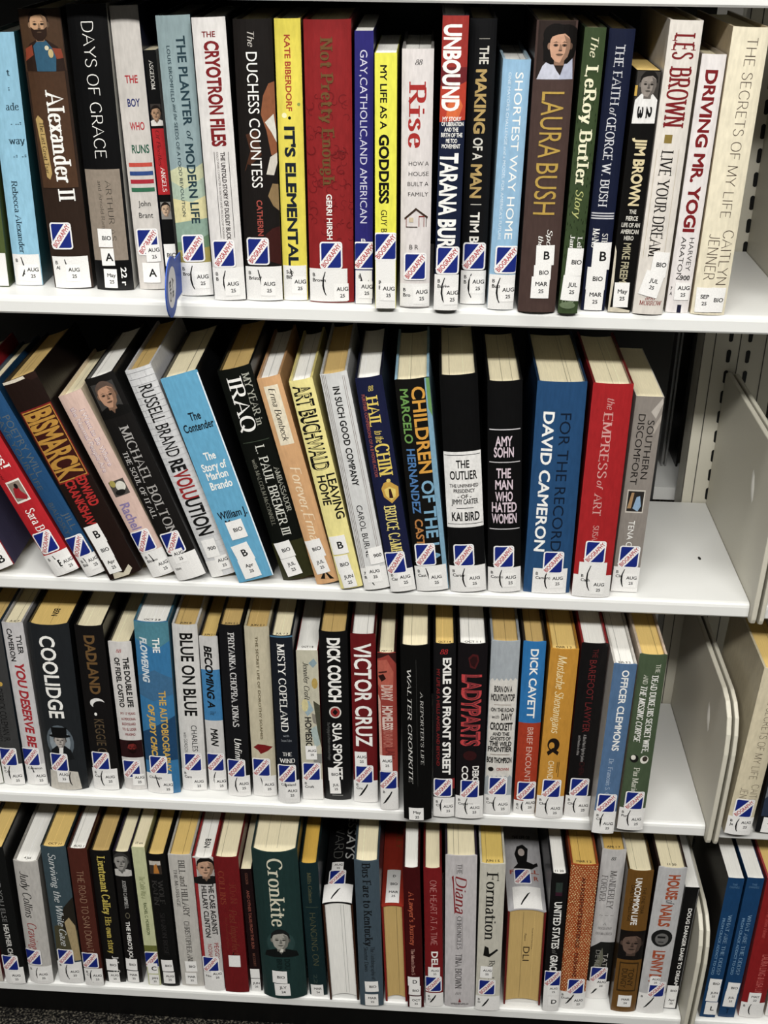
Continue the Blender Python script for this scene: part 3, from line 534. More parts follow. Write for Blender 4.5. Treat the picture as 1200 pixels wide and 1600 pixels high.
(1,'hb',-0.309694,0.016465,23.8,258.7,0.82,165.0,2.0,'#101012','#0a0a0b','#efe3bd','black hardback with mixed gold and white capitals on the top shelf','','',[('r',0.36,0.76,242.4,241.7,'#9a968c'),('v','THE',236.1,220.7,0.57,0.34,'#d8d4c8','B'),('v','MAKING',216.3,160.6,0.5,0.42,'#b89a5a','X'),('v','OF A',157.0,136.9,0.47,0.36,'#d8d4c8','B'),('v','MAN',133.2,102.4,0.46,0.44,'#b89a5a','X'),('r',0.28,0.7,96.7,95.9,'#c8c4b8'),('v','TIM B',89.1,60.1,0.47,0.36,'#e4e0d6','B'),('bio',47.4,0.5),('wl',33.5,0.6,0.0,1,'B|B',1),('lb',19.5,0.66,14,17,'AUG|25',3.2,0)]),
(1,'hb',-0.283414,0.002628,24.4,226.9,-0.12,149.7,2.1,'#8fb8d6','#a8c4d4','#f3f1ea','pale blue hardback with thin white capitals,left of the brown book with a woman portrait','','',[('v','SHORTEST WAY HOME',216.2,68.0,0.62,0.28,'#f4f2ec','S'),('v',"ONE MAYOR'S CHALLENGE and a MODEL FOR AMERICA'S FUTURE",216.0,67.2,0.28,0.1,'#d8e6f0','S'),('bio',48.7,0.65),('wl',34.3,0.3,0.0,1,'B|Buttigieg',1),('lb',16.6,0.72,14,17,'AUG|25',3.2,0)]),
(1,'hb',-0.249297,-0.001629,35.3,259.7,0.32,165.0,3.0,'#4a3833','#2c211e','#efe3bd','brown hardback with gold capitals under a dark haired woman in a white collar','','',[('r',0.05,0.95,259.9,211.8,'#2c211d'),('p',[(0.08,211.2),(0.2,222.3),(0.38,229.4),(0.55,218.9),(0.72,211.5)],'#c4c6d4'),('p',[(0.62,211.4),(0.8,231.4),(0.93,228.8),(0.97,211.6)],'#b0b4c8'),('hd',0.6,237.4,35.8,'#c8987a','#0d0907',None,None,0,0,1),('v','LAURA',201.0,143.9,0.52,0.55,'#b8963a','S'),('v','BUSH',139.1,92.9,0.5,0.55,'#b8963a','S'),('v','Spok',79.2,58.2,0.7,0.13,'#f4f2ec','I'),('v','the Heart',73.1,39.8,0.48,0.13,'#f4f2ec','I'),('lb',55.1,0.62,17,19,'B',6.5,0),('lb',38.8,0.58,16,14,'BIO',3.4,0),('lb',24.4,0.55,17,21,'MAR|25',3.4,0)]),
(1,'hb',-0.219929,-0.004577,18.5,254.8,-0.45,165.0,1.6,'#38482a','#1c2614','#efe3bd','dark green hardback with a dotted pattern and pale yellow serif title,top shelf','','',[('dots',210.9,-0.1,'#222e18'),('v','The',246.9,230.3,0.5,0.34,'#d8d4b0','I'),('v','LeRoy Butler',224.2,120.3,0.52,0.55,'#ece8c4','RB'),('v','Story',116.5,90.3,0.5,0.36,'#b8bc72','I'),('v','Jame Kelly',75.4,35.1,0.38,0.22,'#f4f2ec','R'),('v','LeR',73.6,59.6,0.75,0.22,'#f4f2ec','R'),('lb',49.9,0.62,16,26,'BIO',3.6,-3),('lb',24.9,0.55,17,24,'JUL|25',3.4,-2),('h','CORP',11.4,4.2,0.15,0.75,'#8a9a7a','B'),('e',0.45,8.2,0.4,3.35,'#6a7a5a')]),
(1,'hb',-0.195056,0.006559000000000001,22.5,253.1,-0.38,165.0,1.9,'#161c34','#0b0e1a','#efe3bd','navy hardback with white small capitals and three thin white rules,top shelf','','',[('v','THE FAITH',240.0,189.0,0.48,0.34,'#c8c8cc','R'),('v','of',187.2,179.8,0.45,0.26,'#c8c8cc','I'),('v','GEORGE W. BUSH',178.9,99.1,0.44,0.34,'#d8d8dc','R'),('r',0.04,0.96,93.8,92.6,'#c8c8cc'),('r',0.04,0.96,91.4,90.2,'#c8c8cc'),('r',0.04,0.96,89.1,87.9,'#c8c8cc'),('v','MANS',79.2,61.1,0.3,0.26,'#f4f2ec','R'),('v','STEP',74.5,61.4,0.68,0.22,'#f4f2ec','R'),('lb',53.3,0.62,17,26,'B',7.5,0),('lb',31.7,0.5,18,22,'BIO',3.6,0),('lb',12.9,0.5,17,24,'MAR|25',3.4,0)]),
(1,'pb',-0.17041900000000001,0.002715,21.7,219.6,-0.8,140.0,0.3,'#0c0b0a','#17130f','#e2bf6a','worn black paperback topped by a black and white football player photo','','',[('r',0.05,0.98,218.7,174.3,'#3a3632'),('p',[(0.05,174.0),(0.08,194.2),(0.3,199.7),(0.75,200.1),(0.98,194.8),(0.98,174.7)],'#e4e2de'),('hd',0.55,206.2,26.9,'#8f857c','#14110f',None,None,0,0,0),('v','3',188.9,178.8,0.35,0.22,'#0c0c0c','X'),('v','2',189.1,179.1,0.7,0.22,'#0c0c0c','X'),('r',0.02,0.12,206.8,197.8,'#c9a13a'),('v','JIM BROWN',161.8,101.3,0.55,0.45,'#d8c89a','X'),('h','THE',95.9,3.9,0.4,0.7,'#d8d4c8','B'),('h','FIERCE',89.8,3.9,0.3,0.8,'#d8d4c8','B'),('h','LIFE OF AN',83.6,4.0,0.15,0.92,'#d8d4c8','B'),('h','AMERICAN',77.5,4.0,0.15,0.9,'#d8d4c8','B'),('h','HERO',71.5,4.0,0.32,0.72,'#d8d4c8','B'),('v','MIKE FREEM',66.7,29.0,0.5,0.32,'#b0a888','B'),('p',[(0.0,-0.7),(0.0,64.2),(0.08,58.3),(0.12,29.7),(0.08,4.7),(0.3,4.9),(0.95,2.3),(0.95,0.0)],'#cfc6b0'),('lb',17.2,0.5,14,24,'May|25',3.4,0)]),
(1,'hb',-0.14407599999999998,0.000428,28.2,261.2,-0.8400000000000001,165.0,2.4,'#ddd6cc','#cfc6ba','#efe3bd','cream hardback with dark red serif capitals,a small gold square and black capitals,top shelf','','',[('v','LES',251.0,229.2,0.5,0.6,'#7a1016','RB'),('v','BROWN',223.6,171.7,0.5,0.62,'#7a1016','RB'),('r',0.28,0.52,165.7,158.3,'#8a7430'),('v','LIVE YOUR DREAM',152.2,55.0,0.44,0.36,'#181412','R'),('r',0.78,0.79,153.4,54.4,'#b8a888'),('r',0.1,0.11,152.8,53.6,'#b8a888'),('lb',48.2,0.68,15,24,'BIO',3.6,-2),('lb',29.6,0.5,18,24,'JUL|25',3.2,-12),('h','and',16.2,3.7,0.35,0.7,'#8a2a20','I'),('h','MORROW',11.1,4.2,0.18,0.92,'#8a2a20','R')]),
(1,'hb',-0.115408,0.007543,21.3,233.3,-0.89,154.0,1.8,'#e4dedb','#a89c8c','#efe3bd','white hardback with dark red slab capitals,beside the tall cream book on the top shelf','','',[('v','DRIVING MR. YOGI',220.4,77.4,0.5,0.48,'#7a1016','X'),('v','HARVEY',72.2,40.8,0.7,0.2,'#3a3634','S'),('v','ARATON',72.9,32.3,0.35,0.2,'#3a3634','S'),('h','900',34.2,4.5,0.42,0.85,'#0c0c0c','B'),('lb',21.2,0.6,14,17,'AUG|25',3.2,0),('h','7',23.4,3.3,0.08,0.16,'#0c0c0c','B'),('h','A',18.6,3.3,0.08,0.18,'#0c0c0c','B'),('r',0.48,0.66,8.0,-0.9,'#1c1c34')]),
(1,'hb',-0.086962,0.00431,31.7,256.2,-0.7,165.0,2.7,'#e6dcc0','#c9b593','#efe3bd','tall cream hardback with thin brown capitals,rightmost on the top shelf','','',[('v','THE SECRETS OF MY LIFE',247.6,92.1,0.56,0.28,'#54463a','L'),('v','CAITLYN',80.9,29.4,0.74,0.3,'#54463a','L'),('v','JENNER',76.9,33.7,0.36,0.3,'#54463a','L'),('lb',14.4,0.3,14,24,'SEP|25',3.2,0),('lb',14.9,0.7,14,24,'BIO',3.4,0)]),
(2,'hb',-0.804926,0.000519,33.9,190.0,23.5,130.0,2.9,'#8a1e1e','#3c3850','#efe3bd','red spined book with a purple-grey cover,furthest left on the second shelf','','',[('wl',29.7,0.6,0.02,0.98,'',1),('lb',12.2,0.7,10,12,'B',8,0)]),
(2,'hb',-0.731235,0.000213,28.9,233.2,24.5,153.9,2.5,'#b50f1c','#7a0c14','#efe3bd','bright red hardback leaning left,with a small framed picture of a red shoe,second shelf','','',[('v','Ridiculous!',224.4,133.4,0.6,0.36,'#f4f2ec','R'),('v','A Memoir',155.8,121.6,0.25,0.12,'#5a0a0e','I'),('r',0.24,0.8,119.5,92.8,'#e8e0d4'),('r',0.28,0.76,117.4,95.2,'#8a7a6c'),('p',[(0.3,100.1),(0.4,110.5),(0.6,112.8),(0.62,105.6),(0.75,98.3),(0.68,94.2)],'#9c1420'),('e',0.55,112.2,0.07,3.25,'#1a1212'),('v','Sara B',83.5,56.2,0.52,0.34,'#f4f2ec','R'),('bio',42.3,0.42),('wl',27.6,0.3,0.0,1,'B',2),('lb',14.4,0.48,9,11,'B',7,0),('lb',10.9,0.78,14,17,'AUG|25',3.2,0)]),
(2,'hb',-0.699857,0.002104,22.3,233.5,24.36,154.1,1.9,'#1d4a74','#12324c','#efe3bd','dark blue leaning hardback with dull brown capitals,second shelf','','',[('v','POETRY WILL',199.0,126.1,0.62,0.34,'#54606a','S'),('v','SAVE YOUR LIFE',202.4,111.0,0.25,0.26,'#4c5862','S'),('v','JILL',78.7,57.4,0.72,0.3,'#54606a','S'),('v','BIALOSKY',94.3,54.0,0.3,0.26,'#4c5862','S'),('bio',38.0,0.42),('wl',25.7,0.3,0.0,1,'B|Bia',2),('lb',15.2,0.72,14,17,'AUG|25',3.2,0)]),
(2,'hb',-0.666658,-0.003353,37.7,242.5,22.56,160.1,1.5,'#20130f','#120b09','#c9a862','torn dark brown leaning hardback with large gold block capitals outlined in red','','',[('p',[(0.0,239.6),(0.0,243.2),(0.3,244.4),(0.62,244.4),(0.66,239.2),(0.35,238.8)],'#d8cdb8'),('p',[(0.66,239.7),(0.72,245.5),(0.98,245.5),(1,235.9),(0.8,235.2)],'#2a1712'),('r',0.05,0.98,207.8,121.0,'#7a1a16'),('r',0.08,0.95,206.1,122.8,'#b8862a'),('r',0.1,0.93,204.8,124.1,'#3a120e'),('v','BISMARCK',203.5,125.5,0.515,0.78,'#b8862a','X'),('v','EDWARD',123.7,87.4,0.72,0.28,'#b3201e','X'),('v','CRANKSHAW',123.1,63.3,0.36,0.28,'#b3201e','X'),('lb',56.4,0.3,17,23,'B',7.5,0),('lb',36.6,0.3,16,21,'BIO',3.6,0),('lb',17.9,0.3,15,21,'Apr|25',3.4,0),('p',[(0.15,0.6),(0.2,9.6),(0.5,4.3),(0.75,11.7),(0.8,6.2),(0.6,-0.7),(0.3,-2.7)],'#cfc6ae')]),
(2,'hb',-0.626536,0.0062699999999999995,26.2,224.1,22.419999999999998,147.9,2.2,'#d8b8aa','#e4cfae','#efe3bd','pale pink book with outlined violet lettering and a small photo,leaning on the second shelf','','',[('v','I Want to Be Where',203.9,136.9,0.66,0.24,'#a68a9a','B'),('v','the Normal People Are',209.2,132.1,0.34,0.24,'#a68a9a','B'),('v','I Want to Be Where',203.5,137.3,0.66,0.17,'#f2e2dc','S'),('v','the Normal People Are',208.8,132.6,0.34,0.17,'#f2e2dc','S'),('r',0.2,0.85,120.2,101.9,'#4a4440'),('e',0.62,112.4,0.2,5.9,'#d8d4c8'),('e',0.35,117.3,0.12,4.1,'#a89a4a'),('e',0.5,106.0,0.22,3.2,'#1a1816'),('v','Rachel I',92.8,54.3,0.4,0.42,'#8a7aa8','B'),('bio',45.5,0.4),('wl',31.9,0.3,0.0,1,'B|Bloom',2),('lb',11.0,0.68,14,17,'AUG|25',3.2,0)]),
(2,'hb',-0.594789,0.001324,32.1,243.4,20.259999999999998,160.7,2.7,'#171514','#0e0d0c','#f3f1ea',"black hardback with a grey haired man's photo at the top,leaning on the second shelf",'','',[('r',0.1,0.85,235.9,200.3,'#3c3a38'),('hd',0.5,220.0,35.6,'#b88a6c','#5c4a40','#0e0d0c',None,0,0,0),('v','MICHAEL BOLTON',186.5,55.2,0.56,0.3,'#a8a4a0','R'),('v','THE SOUL OF IT ALL',159.1,78.7,0.22,0.17,'#c8c4c0','R'),('bio',46.4,0.42),('wl',31.4,0.3,0.0,1,'||   ton',0),('lb',29.9,0.42,14,17,'AUG|25',3.2,0),('p',[(0.2,11.1),(0.3,15.9),(0.42,12.2),(0.45,5.9),(0.25,7.6)],'#0c0c0c')]),
(2,'hb',-0.561483,0.011396000000000002,28.4,248.4,18.740000000000002,164.0,2.4,'#d4d4d4','#c8c8ca','#c9a862','white brick patterned hardback with condensed black and red capitals,leaning on the second shelf','','',[('brick',250.4,28.0,'#bdbdbf'),('v','RUSSELL BRAND',229.6,147.8,0.52,0.5,'#141414','S'),('v','RE',143.6,130.4,0.5,0.55,'#141414','X'),('v','VOLU',130.4,97.0,0.5,0.6,'#9c1a1c','B'),('v','UTION',97.0,52.5,0.5,0.6,'#141414','B'),('lb',35.7,0.42,15,22,'900',3.6,0),('lb',15.9,0.66,14,17,'AUG|25',3.2,0),('wl',20.8,0.6,0.0,0.5,'',0)]),
(2,'hb',-0.525222,0.001845,39.5,242.7,17.5,160.2,0.8,'#5fa8cc','#0e0e10','#efe3bd','sky blue hardback with stacked black and white words,leaning on the second shelf','','',[('h','The',196.6,8.8,0.35,0.66,'#101820','B'),('h','Contender',184.9,8.8,0.1,0.92,'#101820','B'),('h','The',150.9,8.6,0.35,0.66,'#f4f2ec','B'),('h','Story of',138.8,8.7,0.18,0.85,'#f4f2ec','B'),('h','Marlon',128.4,8.7,0.22,0.8,'#f4f2ec','B'),('h','Brando',116.9,8.8,0.22,0.82,'#f4f2ec','B'),('h','William J.',82.1,9.0,0.12,0.92,'#101820','B'),('h','Mann',72.9,5.4,0.25,0.7,'#101820','B'),('r',0.965,1,239.8,-9.1,'#e8f2f8'),('lb',62.9,0.48,18,22,'BIO',3.8,3),('lb',34.7,0.42,19,22,'B',7,8),('lb',15.4,0.44,19,24,'Apr|25',3.4,3)]),
(2,'hb',-0.48016000000000003,0.011942999999999999,35.3,246.5,15.0,162.7,3.0,'#0d100c','#0a0c0a','#c9a862','black leaning hardback with white serif title and an olive foot','','',[('v','MY YEAR in',239.6,181.3,0.78,0.2,'#a8a89a','R'),('v','IRAQ',237.5,176.9,0.42,0.42,'#f4f2ec','R'),('r',0.1,0.9,165.8,164.9,'#3a4436'),('v','AMBASSADOR',133.2,79.6,0.84,0.14,'#a8a89a','R'),('v','L. PAUL BREMER III',160.6,53.8,0.56,0.26,'#d8d8cc','R'),('v','with MALCOLM McCONNELL',146.5,67.4,0.26,0.12,'#7a7a6c','R'),('r',0,1,46.3,-2.3,'#2e2e14'),('lb',37.2,0.35,18,20,'BIO',3.6,6),('lb',16.0,0.4,17,22,'JUL|25',3.4,6)]),
(2,'hb',-0.448385,0.005734,24.1,241.1,14.469999999999999,159.1,2.1,'#d7a570','#b88a58','#f3f1ea','tan-orange hardback with an off-white name panel and embossed script,leaning on the second shelf','','',[('r',0.2,0.8,232.1,166.4,'#e8dcc0'),('v','Erma Bombeck',229.1,170.6,0.5,0.26,'#2a241c','I'),('v','Forever,Erma',141.0,53.2,0.52,0.42,'#efd8b4','I'),('lb',43.7,0.4,17,22,'BIO',3.6,4),('lb',24.2,0.42,15,22,'JUL|25',3.2,4),('p',[(0.25,6.6),(0.5,15.7),(0.55,15.4),(0.85,3.9)],'#1c1812'),('p',[(0.45,6.0),(0.52,14.0),(0.66,4.9)],'#d7a570')]),
(2,'hb',-0.421786,-0.0020150000000000003,24.1,240.9,12.9,159.0,2.0,'#ecdf8c','#cfc070','#f3f1ea','pale yellow hardback with tall inline black letters,leaning on the second shelf','','',[('v','ART BUCHWALD',235.1,141.1,0.48,0.72,'#141210','X'),('v','ART BUCHWALD',234.7,141.6,0.48,0.5,'#ecdf8c','L'),('v','LEAVING',136.0,83.5,0.78,0.36,'#141210','B'),('v','HOME',135.3,101.1,0.36,0.36,'#141210','B'),('lb',53.6,0.4,17,22,'B',7,2),('lb',30.1,0.38,15,22,'BIO',3.6,2),('lb',11.5,0.45,15,20,'JUN|25',3.4,2)]),
(2,'hb',-0.394621,-0.001608,27.3,247.6,11.27,163.4,2.3,'#d4d4d2','#a8a8a6','#c9a862','light grey hardback with thin vertical pinstripes and small spaced capitals,second shelf','','',[('r',0.06,0.075,247.3,4.9,'#6a5a54'),('r',0.12,0.135,247.1,4.6,'#6a5a54'),('r',0.18,0.195,246.8,4.4,'#6a5a54'),('r',0.8,0.815,244.0,42.5,'#8a7a74'),('r',0.86,0.875,243.7,42.3,'#8a7a74'),('v','IN SUCH GOOD COMPANY',233.6,123.3,0.5,0.24,'#141414','B'),('v','CAROL BURNE',101.1,39.6,0.45,0.22,'#141414','S'),('lb',40.7,0.72,15,20,'900',3.4,0),('lb',19.1,0.5,16,20,'AUG|25',3.2,0),('wl',27.0,0.3,0.0,1,'7|B',1),('r',0.4,0.58,6.6,-0.8,'#14142c')]),
(2,'hb',-0.36641399999999996,-0.003369,26.9,244.4,9.86,161.3,2.3,'#191d3c','#0e1022','#f3f1ea','navy hardback with wavy yellow letters and a gold crest,second shelf','','',[('h','88',232.7,5.5,0.42,0.62,'#d8c050','I'),('v','HAIL',224.9,192.1,0.5,0.42,'#e4c850','RB'),('v','to the',186.9,173.7,0.55,0.3,'#e4c850','I'),('v','CHIN',172.5,136.4,0.58,0.5,'#e4c850','RB'),('v','FURTHER CONFESSIONS OF A B MOVIE ACTOR',227.0,135.7,0.2,0.12,'#9a4a44','B'),('p',[(0.3,122.7),(0.42,128.6),(0.62,131.0),(0.8,126.2),(0.95,122.5),(0.92,112.0),(0.62,105.0),(0.35,113.0)],'#c89a34'),('p',[(0.4,121.3),(0.62,124.1),(0.84,119.7),(0.8,112.4),(0.62,108.4),(0.44,113.7)],'#e4c860'),('p',[(0.55,111.2),(0.58,121.7),(0.66,121.4),(0.7,110.7)],'#3a1a14'),('e',0.62,131.0,0.08,2.1,'#e4c860'),('v','BRUCE CAMP',102.9,46.2,0.5,0.42,'#e4d070','RB'),('bio',35.5,0.38),('wl',27.2,0.3,0.0,1,'B|Camp',0),('lb',14.4,0.62,14,17,'AUG|25',3.2,0)]),
(2,'hb',-0.33503,0.0011259999999999998,34.1,240.9,7.279999999999999,159.0,2.9,'#12110f','#8ab0c4','#efe3bd','black hardback with big yellow and blue condensed capitals,second shelf','','',[('p',[(0.86,240.7),(1,240.3),(1,-1.0),(0.88,-0.7),(0.84,130.3)],'#7aa4bc'),('p',[(0.9,240.6),(1,240.3),(1,199.1),(0.9,207.4)],'#6a9a5a'),('v','CHILDREN',232.7,138.2,0.65,0.38,'#d89a2c','B'),('v','OF THE LA',129.8,34.8,0.66,0.36,'#78a8c4','B'),('v','MARCELO',231.1,172.3,0.24,0.24,'#6a9a4a','B'),('v','HERNANDEZ',166.1,92.8,0.26,0.24,'#4a7ab0','B'),('v','CASTILLO',86.3,28.1,0.28,0.24,'#b87a3a','B'),('bio',44.5,0.38),('wl',30.8,0.3,0.0,0.98,'B|Cast',2),('lb',13.6,0.62,14,17,'AUG|25',3.2,0)]),
(2,'hb',-0.29700400000000005,0.00333,37.7,245.8,5.33,162.2,3.8,'#0c0c0d','#0a0a0a','#efe3bd','black hardback with a white title panel of stacked black words,second shelf','','',[('r',0.0,1,163.4,77.3,'#e8e6e2'),('r',0.02,0.98,160.0,159.3,'#0c0c0c'),('r',0.02,0.98,81.7,81.0,'#0c0c0c'),('h','THE',149.7,8.6,0.32,0.68,'#0c0c0c','B'),('h','OUTLIER',137.3,9.5,0.14,0.88,'#0c0c0c','B'),('h','THE UNFINISHED',125.4,3.8,0.12,0.9,'#2a2422','B'),('h','PRESIDENCY',119.5,4.2,0.22,0.8,'#2a2422','B'),('h','- OF -',113.2,4.2,0.32,0.7,'#2a2422','B'),('h','JIMMY CARTER',107.3,5.9,0.15,0.88,'#0c0c0c','B'),('r',0.28,0.75,100.1,99.4,'#0c0c0c'),('h','KAI BIRD',90.2,9.9,0.14,0.9,'#0c0c0c','B'),('bio',44.7,0.42),('wl',31.9,0.3,0.0,1,'B|Carter',1),('lb',13.7,0.66,14,17,'AUG|25',3.2,0)]),
(2,'hb',-0.25872500000000004,0.0066,34.5,239.5,3.54,158.1,3.4,'#0d0d0e','#0a0a0b','#efe3bd','glossy black hardback with stacked pale pink capitals between thin rules,second shelf','','',[('r',0.05,0.95,188.5,187.3,'#c8c4c6'),('h','AMY',175.3,10.8,0.22,0.72,'#dcc8d2','B'),('h','SOHN',163.2,10.9,0.18,0.76,'#dcc8d2','B'),('r',0.05,0.95,152.5,151.5,'#c8c4c6'),('h','THE',139.9,10.6,0.25,0.68,'#dcc8d2','B'),('h','MAN',126.8,10.7,0.22,0.74,'#dcc8d2','B'),('h','WHO',113.5,10.8,0.22,0.74,'#dcc8d2','B'),('h','HATED',101.1,10.9,0.12,0.86,'#dcc8d2','B'),('h','WOMEN',88.1,11.0,0.12,0.86,'#dcc8d2','B'),('r',0.05,0.95,76.3,75.3,'#c8c4c6'),('bio',43.0,0.48),('wl',30.1,0.3,0.0,1,'B|Comm',1),('lb',15.0,0.66,14,17,'AUG|25',3.2,0)]),
(2,'hb',-0.213893,0.008589000000000001,48.9,239.8,0.72,158.2,2.9,'#214a74','#142e4a','#efe3bd','wide blue hardback with white and black sans capitals,second shelf','','',[('v','FOR THE RECORD',206.8,50.7,0.62,0.22,'#0e1c30','S'),('v','DAVID CAMERON',208.1,50.1,0.28,0.22,'#f4f2ec','B'),('bio',37.7,0.6),('wl',30.3,0.3,0.18,0.92,'B|Camero',1),('lb',15.5,0.7,14,17,'AUG|25',3.2,0)]),
(2,'hb',-0.16763999999999998,0.004127,39.5,241.2,-0.01,159.2,2.4,'#a8141a','#6a0c10','#efe3bd','red hardback with thin white serif lettering,second from the right end of the second shelf','','',[('v','the',226.3,214.0,0.48,0.18,'#c88a84','I'),('v','EMPRESS',211.6,139.2,0.45,0.22,'#d49a94','R'),('v','of',136.7,126.6,0.43,0.16,'#d49a94','I'),('v','ART',122.7,97.0,0.42,0.2,'#d49a94','R'),('v','SUSA',85.4,67.0,0.45,0.14,'#d49a94','R'),('bio',54.6,0.5),('wl',26.8,0.3,0.0,1,'',0),('wl',42.2,0.3,0.12,0.85,'||B|Cath',1),('lb',12.6,0.66,14,17,'AUG|25',3.2,0)]),
(2,'pb',-0.130593,0.015319000000000001,27.7,224.1,-0.62,147.9,0.3,'#8a827a','#d8d4cc','#efe3bd','grey-brown streaked book with a small picture on its spine,rightmost on the second shelf','','',[('p',[(0.6,207.9),(0.95,222.7),(1,218.0),(0.8,200.9)],'#b8b0a6'),('p',[(0.7,188.6),(1,206.0),(1,198.7),(0.8,183.9)],'#a89f94'),('v','SOUTHERN',198.8,133.8,0.65,0.24,'#1c1816','S'),('v','DISCOMFORT',205.1,127.0,0.3,0.24,'#1c1816','S'),('r',0.14,0.8,121.3,94.9,'#c8c0b4'),('r',0.18,0.76,119.8,96.5,'#2a2624'),('p',[(0.4,100.1),(0.5,113.1),(0.62,114.6),(0.7,103.1),(0.6,96.7)],'#8aa8c4'),('p',[(0.2,99.8),(0.3,118.0),(0.4,118.1),(0.34,100.0)],'#a8845a'),('v','TENA C',85.8,55.3,0.45,0.22,'#f4f2ec','S'),('bio',43.2,0.52),('wl',31.0,0.7,0.0,1,'B|Cla',1),('lb',14.8,0.68,14,17,'AUG|25',3.2,0)]),
(3,'hb',-0.8514700000000001,0.013599,21.8,223.6,2.88,147.6,1.9,'#56642e','#38441e','#efe3bd','olive green book cut off by the left edge of the third shelf','','',[('wl',34.9,1.1,0.0,1,'',0)]),
(3,'hb',-0.827179,0.01467,25.7,227.0,1.33,149.8,2.2,'#3c3c3c','#1e2a34','#c9a862','dark grey book with black lettering,left of the white one with red brush capitals','','',[('e',0.6,145.5,0.1,3.05,'#c9a13a'),('v','DERRICK COLEMAN JR.',139.0,63.4,0.5,0.3,'#101010','S'),('v','FIRST DEAF NFL OFFENSIVE',130.1,63.2,0.22,0.12,'#181818','S'),('bio',41.6,0.42),('wl',31.2,0.3,0.0,1,'B|Col',1),('lb',10.4,0.66,14,17,'AUG|25',3.2,0)]),
(3,'hb',-0.7992859999999999,0.016619,24.5,227.9,1.77,150.4,2.1,'#c9c6c6','#9a9898','#efe3bd','white book with slanted red brush capitals,third shelf','A 6 7','',[('v','TYLER',211.8,186.2,0.72,0.24,'#0c0c0c','B'),('v','CAMERON',220.5,176.5,0.32,0.24,'#0c0c0c','B'),('v','YOU DESERVE BE',173.4,54.3,0.55,0.42,'#a8202a','XI'),('bio',41.5,0.3),('wl',31.3,0.3,0.0,1,'Cameron',2),('lb',10.4,0.68,14,17,'AUG|25',3.2,0)]),
(3,'hb',-0.760297,0.013139,47.8,231.2,0.9400000000000001,152.6,5.7,'#212427','#0f1012','#e2bf6a','thick charcoal hardback with tall white capitals above a man in a top hat,third shelf','BSN','',[('v','COOLIDGE',217.1,104.3,0.46,0.36,'#f4f2ec','B'),('e',0.45,69.6,0.34,24.9,'#5a646c'),('e',0.45,70.7,0.26,19.25,'#8a949a'),('p',[(0.15,43.9),(0.2,57.7),(0.36,64.9),(0.56,65.3),(0.7,58.7),(0.76,45.1)],'#16181a'),('hd',0.46,71.4,26.0,'#b4aca4','#3a3634',None,None,0,1,0),('p',[(0.4,53.6),(0.42,62.7),(0.52,62.9),(0.5,53.8)],'#e4e2de'),('p',[(0.05,-0.6),(0.1,27.6),(0.4,30.6),(0.8,26.7),(0.85,1.1)],'#c8c2b6'),('bio',40.9,0.37),('lb',20.1,0.42,14,17,'AUG|25',3.2,0),('sl',17.1,0.62)]),
(3,'hb',-0.7132329999999999,0.014282999999999999,32.8,229.6,1.27,151.5,2.8,'#141212','#0b0a0a','#efe3bd','black hardback with dull gold capitals and a white crescent,third shelf','','',[('v','DADLAND',217.6,137.9,0.5,0.36,'#6a4e2a','X'),('e',0.5,125.5,0.26,7.0,'#e4e2de'),('e',0.58,121.6,0.24,7.0,'#141212'),('e',0.4,110.0,0.05,2.2,'#f4f2ec'),('v','KEGGIE C',102.8,54.4,0.48,0.34,'#5a4a34','S'),('bio',42.9,0.38),('wl',31.4,0.3,0.0,0.93,'B|Car',1),('lb',16.5,0.62,14,17,'AUG|25',3.2,0)]),
(3,'hb',-0.679342,0.016552,26.7,208.6,1.6,137.7,2.3,'#d4d0cc','#1a1816','#efe3bd','short white book with a dark red face panel near the foot,third shelf','','',[('h','88',196.8,4.6,0.32,0.55,'#a8202a','I'),('v','THE DOUBLE LIFE',188.2,119.5,0.7,0.24,'#141414','X'),('v','OF FIDEL CASTRO',188.0,119.2,0.32,0.22,'#141414','X'),('h','MY 17 YEARS',110.6,3.5,0.2,0.85,'#8a2a2a','B'),('h','AS PERSONAL',103.0,3.5,0.2,0.85,'#8a2a2a','B'),('h','BODYGUARD',95.9,3.6,0.22,0.82,'#8a2a2a','B'),('h','TO EL LIDER',88.3,3.6,0.2,0.82,'#8a2a2a','B'),('h','MAXIMO',81.0,3.6,0.3,0.75,'#8a2a2a','B'),('r',0.0,1,72.6,47.6,'#2a1012'),('hd',0.55,61.3,20.5,'#7a2420','#1a0808',None,None,1,0,0),('bio',30.9,0.42),('lb',15.3,0.68,14,17,'AUG|25',3.2,0)]),
(3,'hb',-0.6444829999999999,0.013215999999999999,39.0,239.5,0.5599999999999999,158.1,3.1,'#2f74a4','#2a5a70','#f3f1ea','glossy turquoise and blue hardback with white and gold lettering,third shelf','OCT 2 8','',[('p',[(0,242.5),(1,244.0),(1,214.3),(0.6,203.3),(0,216.9)],'#4a8494'),('p',[(0,166.6),(0.5,175.9),(1,164.0),(1,142.5),(0.4,132.8),(0,140.8)],'#3a6a90'),('p',[(0,88.0),(1,112.0),(1,49.1),(0,47.2)],'#1c4468'),('v','THE',218.9,199.2,0.62,0.2,'#f4f2ec','B'),('v','FLOWERING',219.3,158.4,0.25,0.2,'#d4dce0','XI'),('v','THE AUTOBIOGRAPHY',147.4,32.4,0.68,0.2,'#d4a83a','B'),('v','OF JUDY CHICAGO',128.3,31.7,0.32,0.18,'#d4a83a','XI'),('bio',42.3,0.4),('wl',29.6,0.3,0.0,0.78,'Chicago',2),('lb',10.2,0.62,14,17,'AUG|25',3.2,0)]),
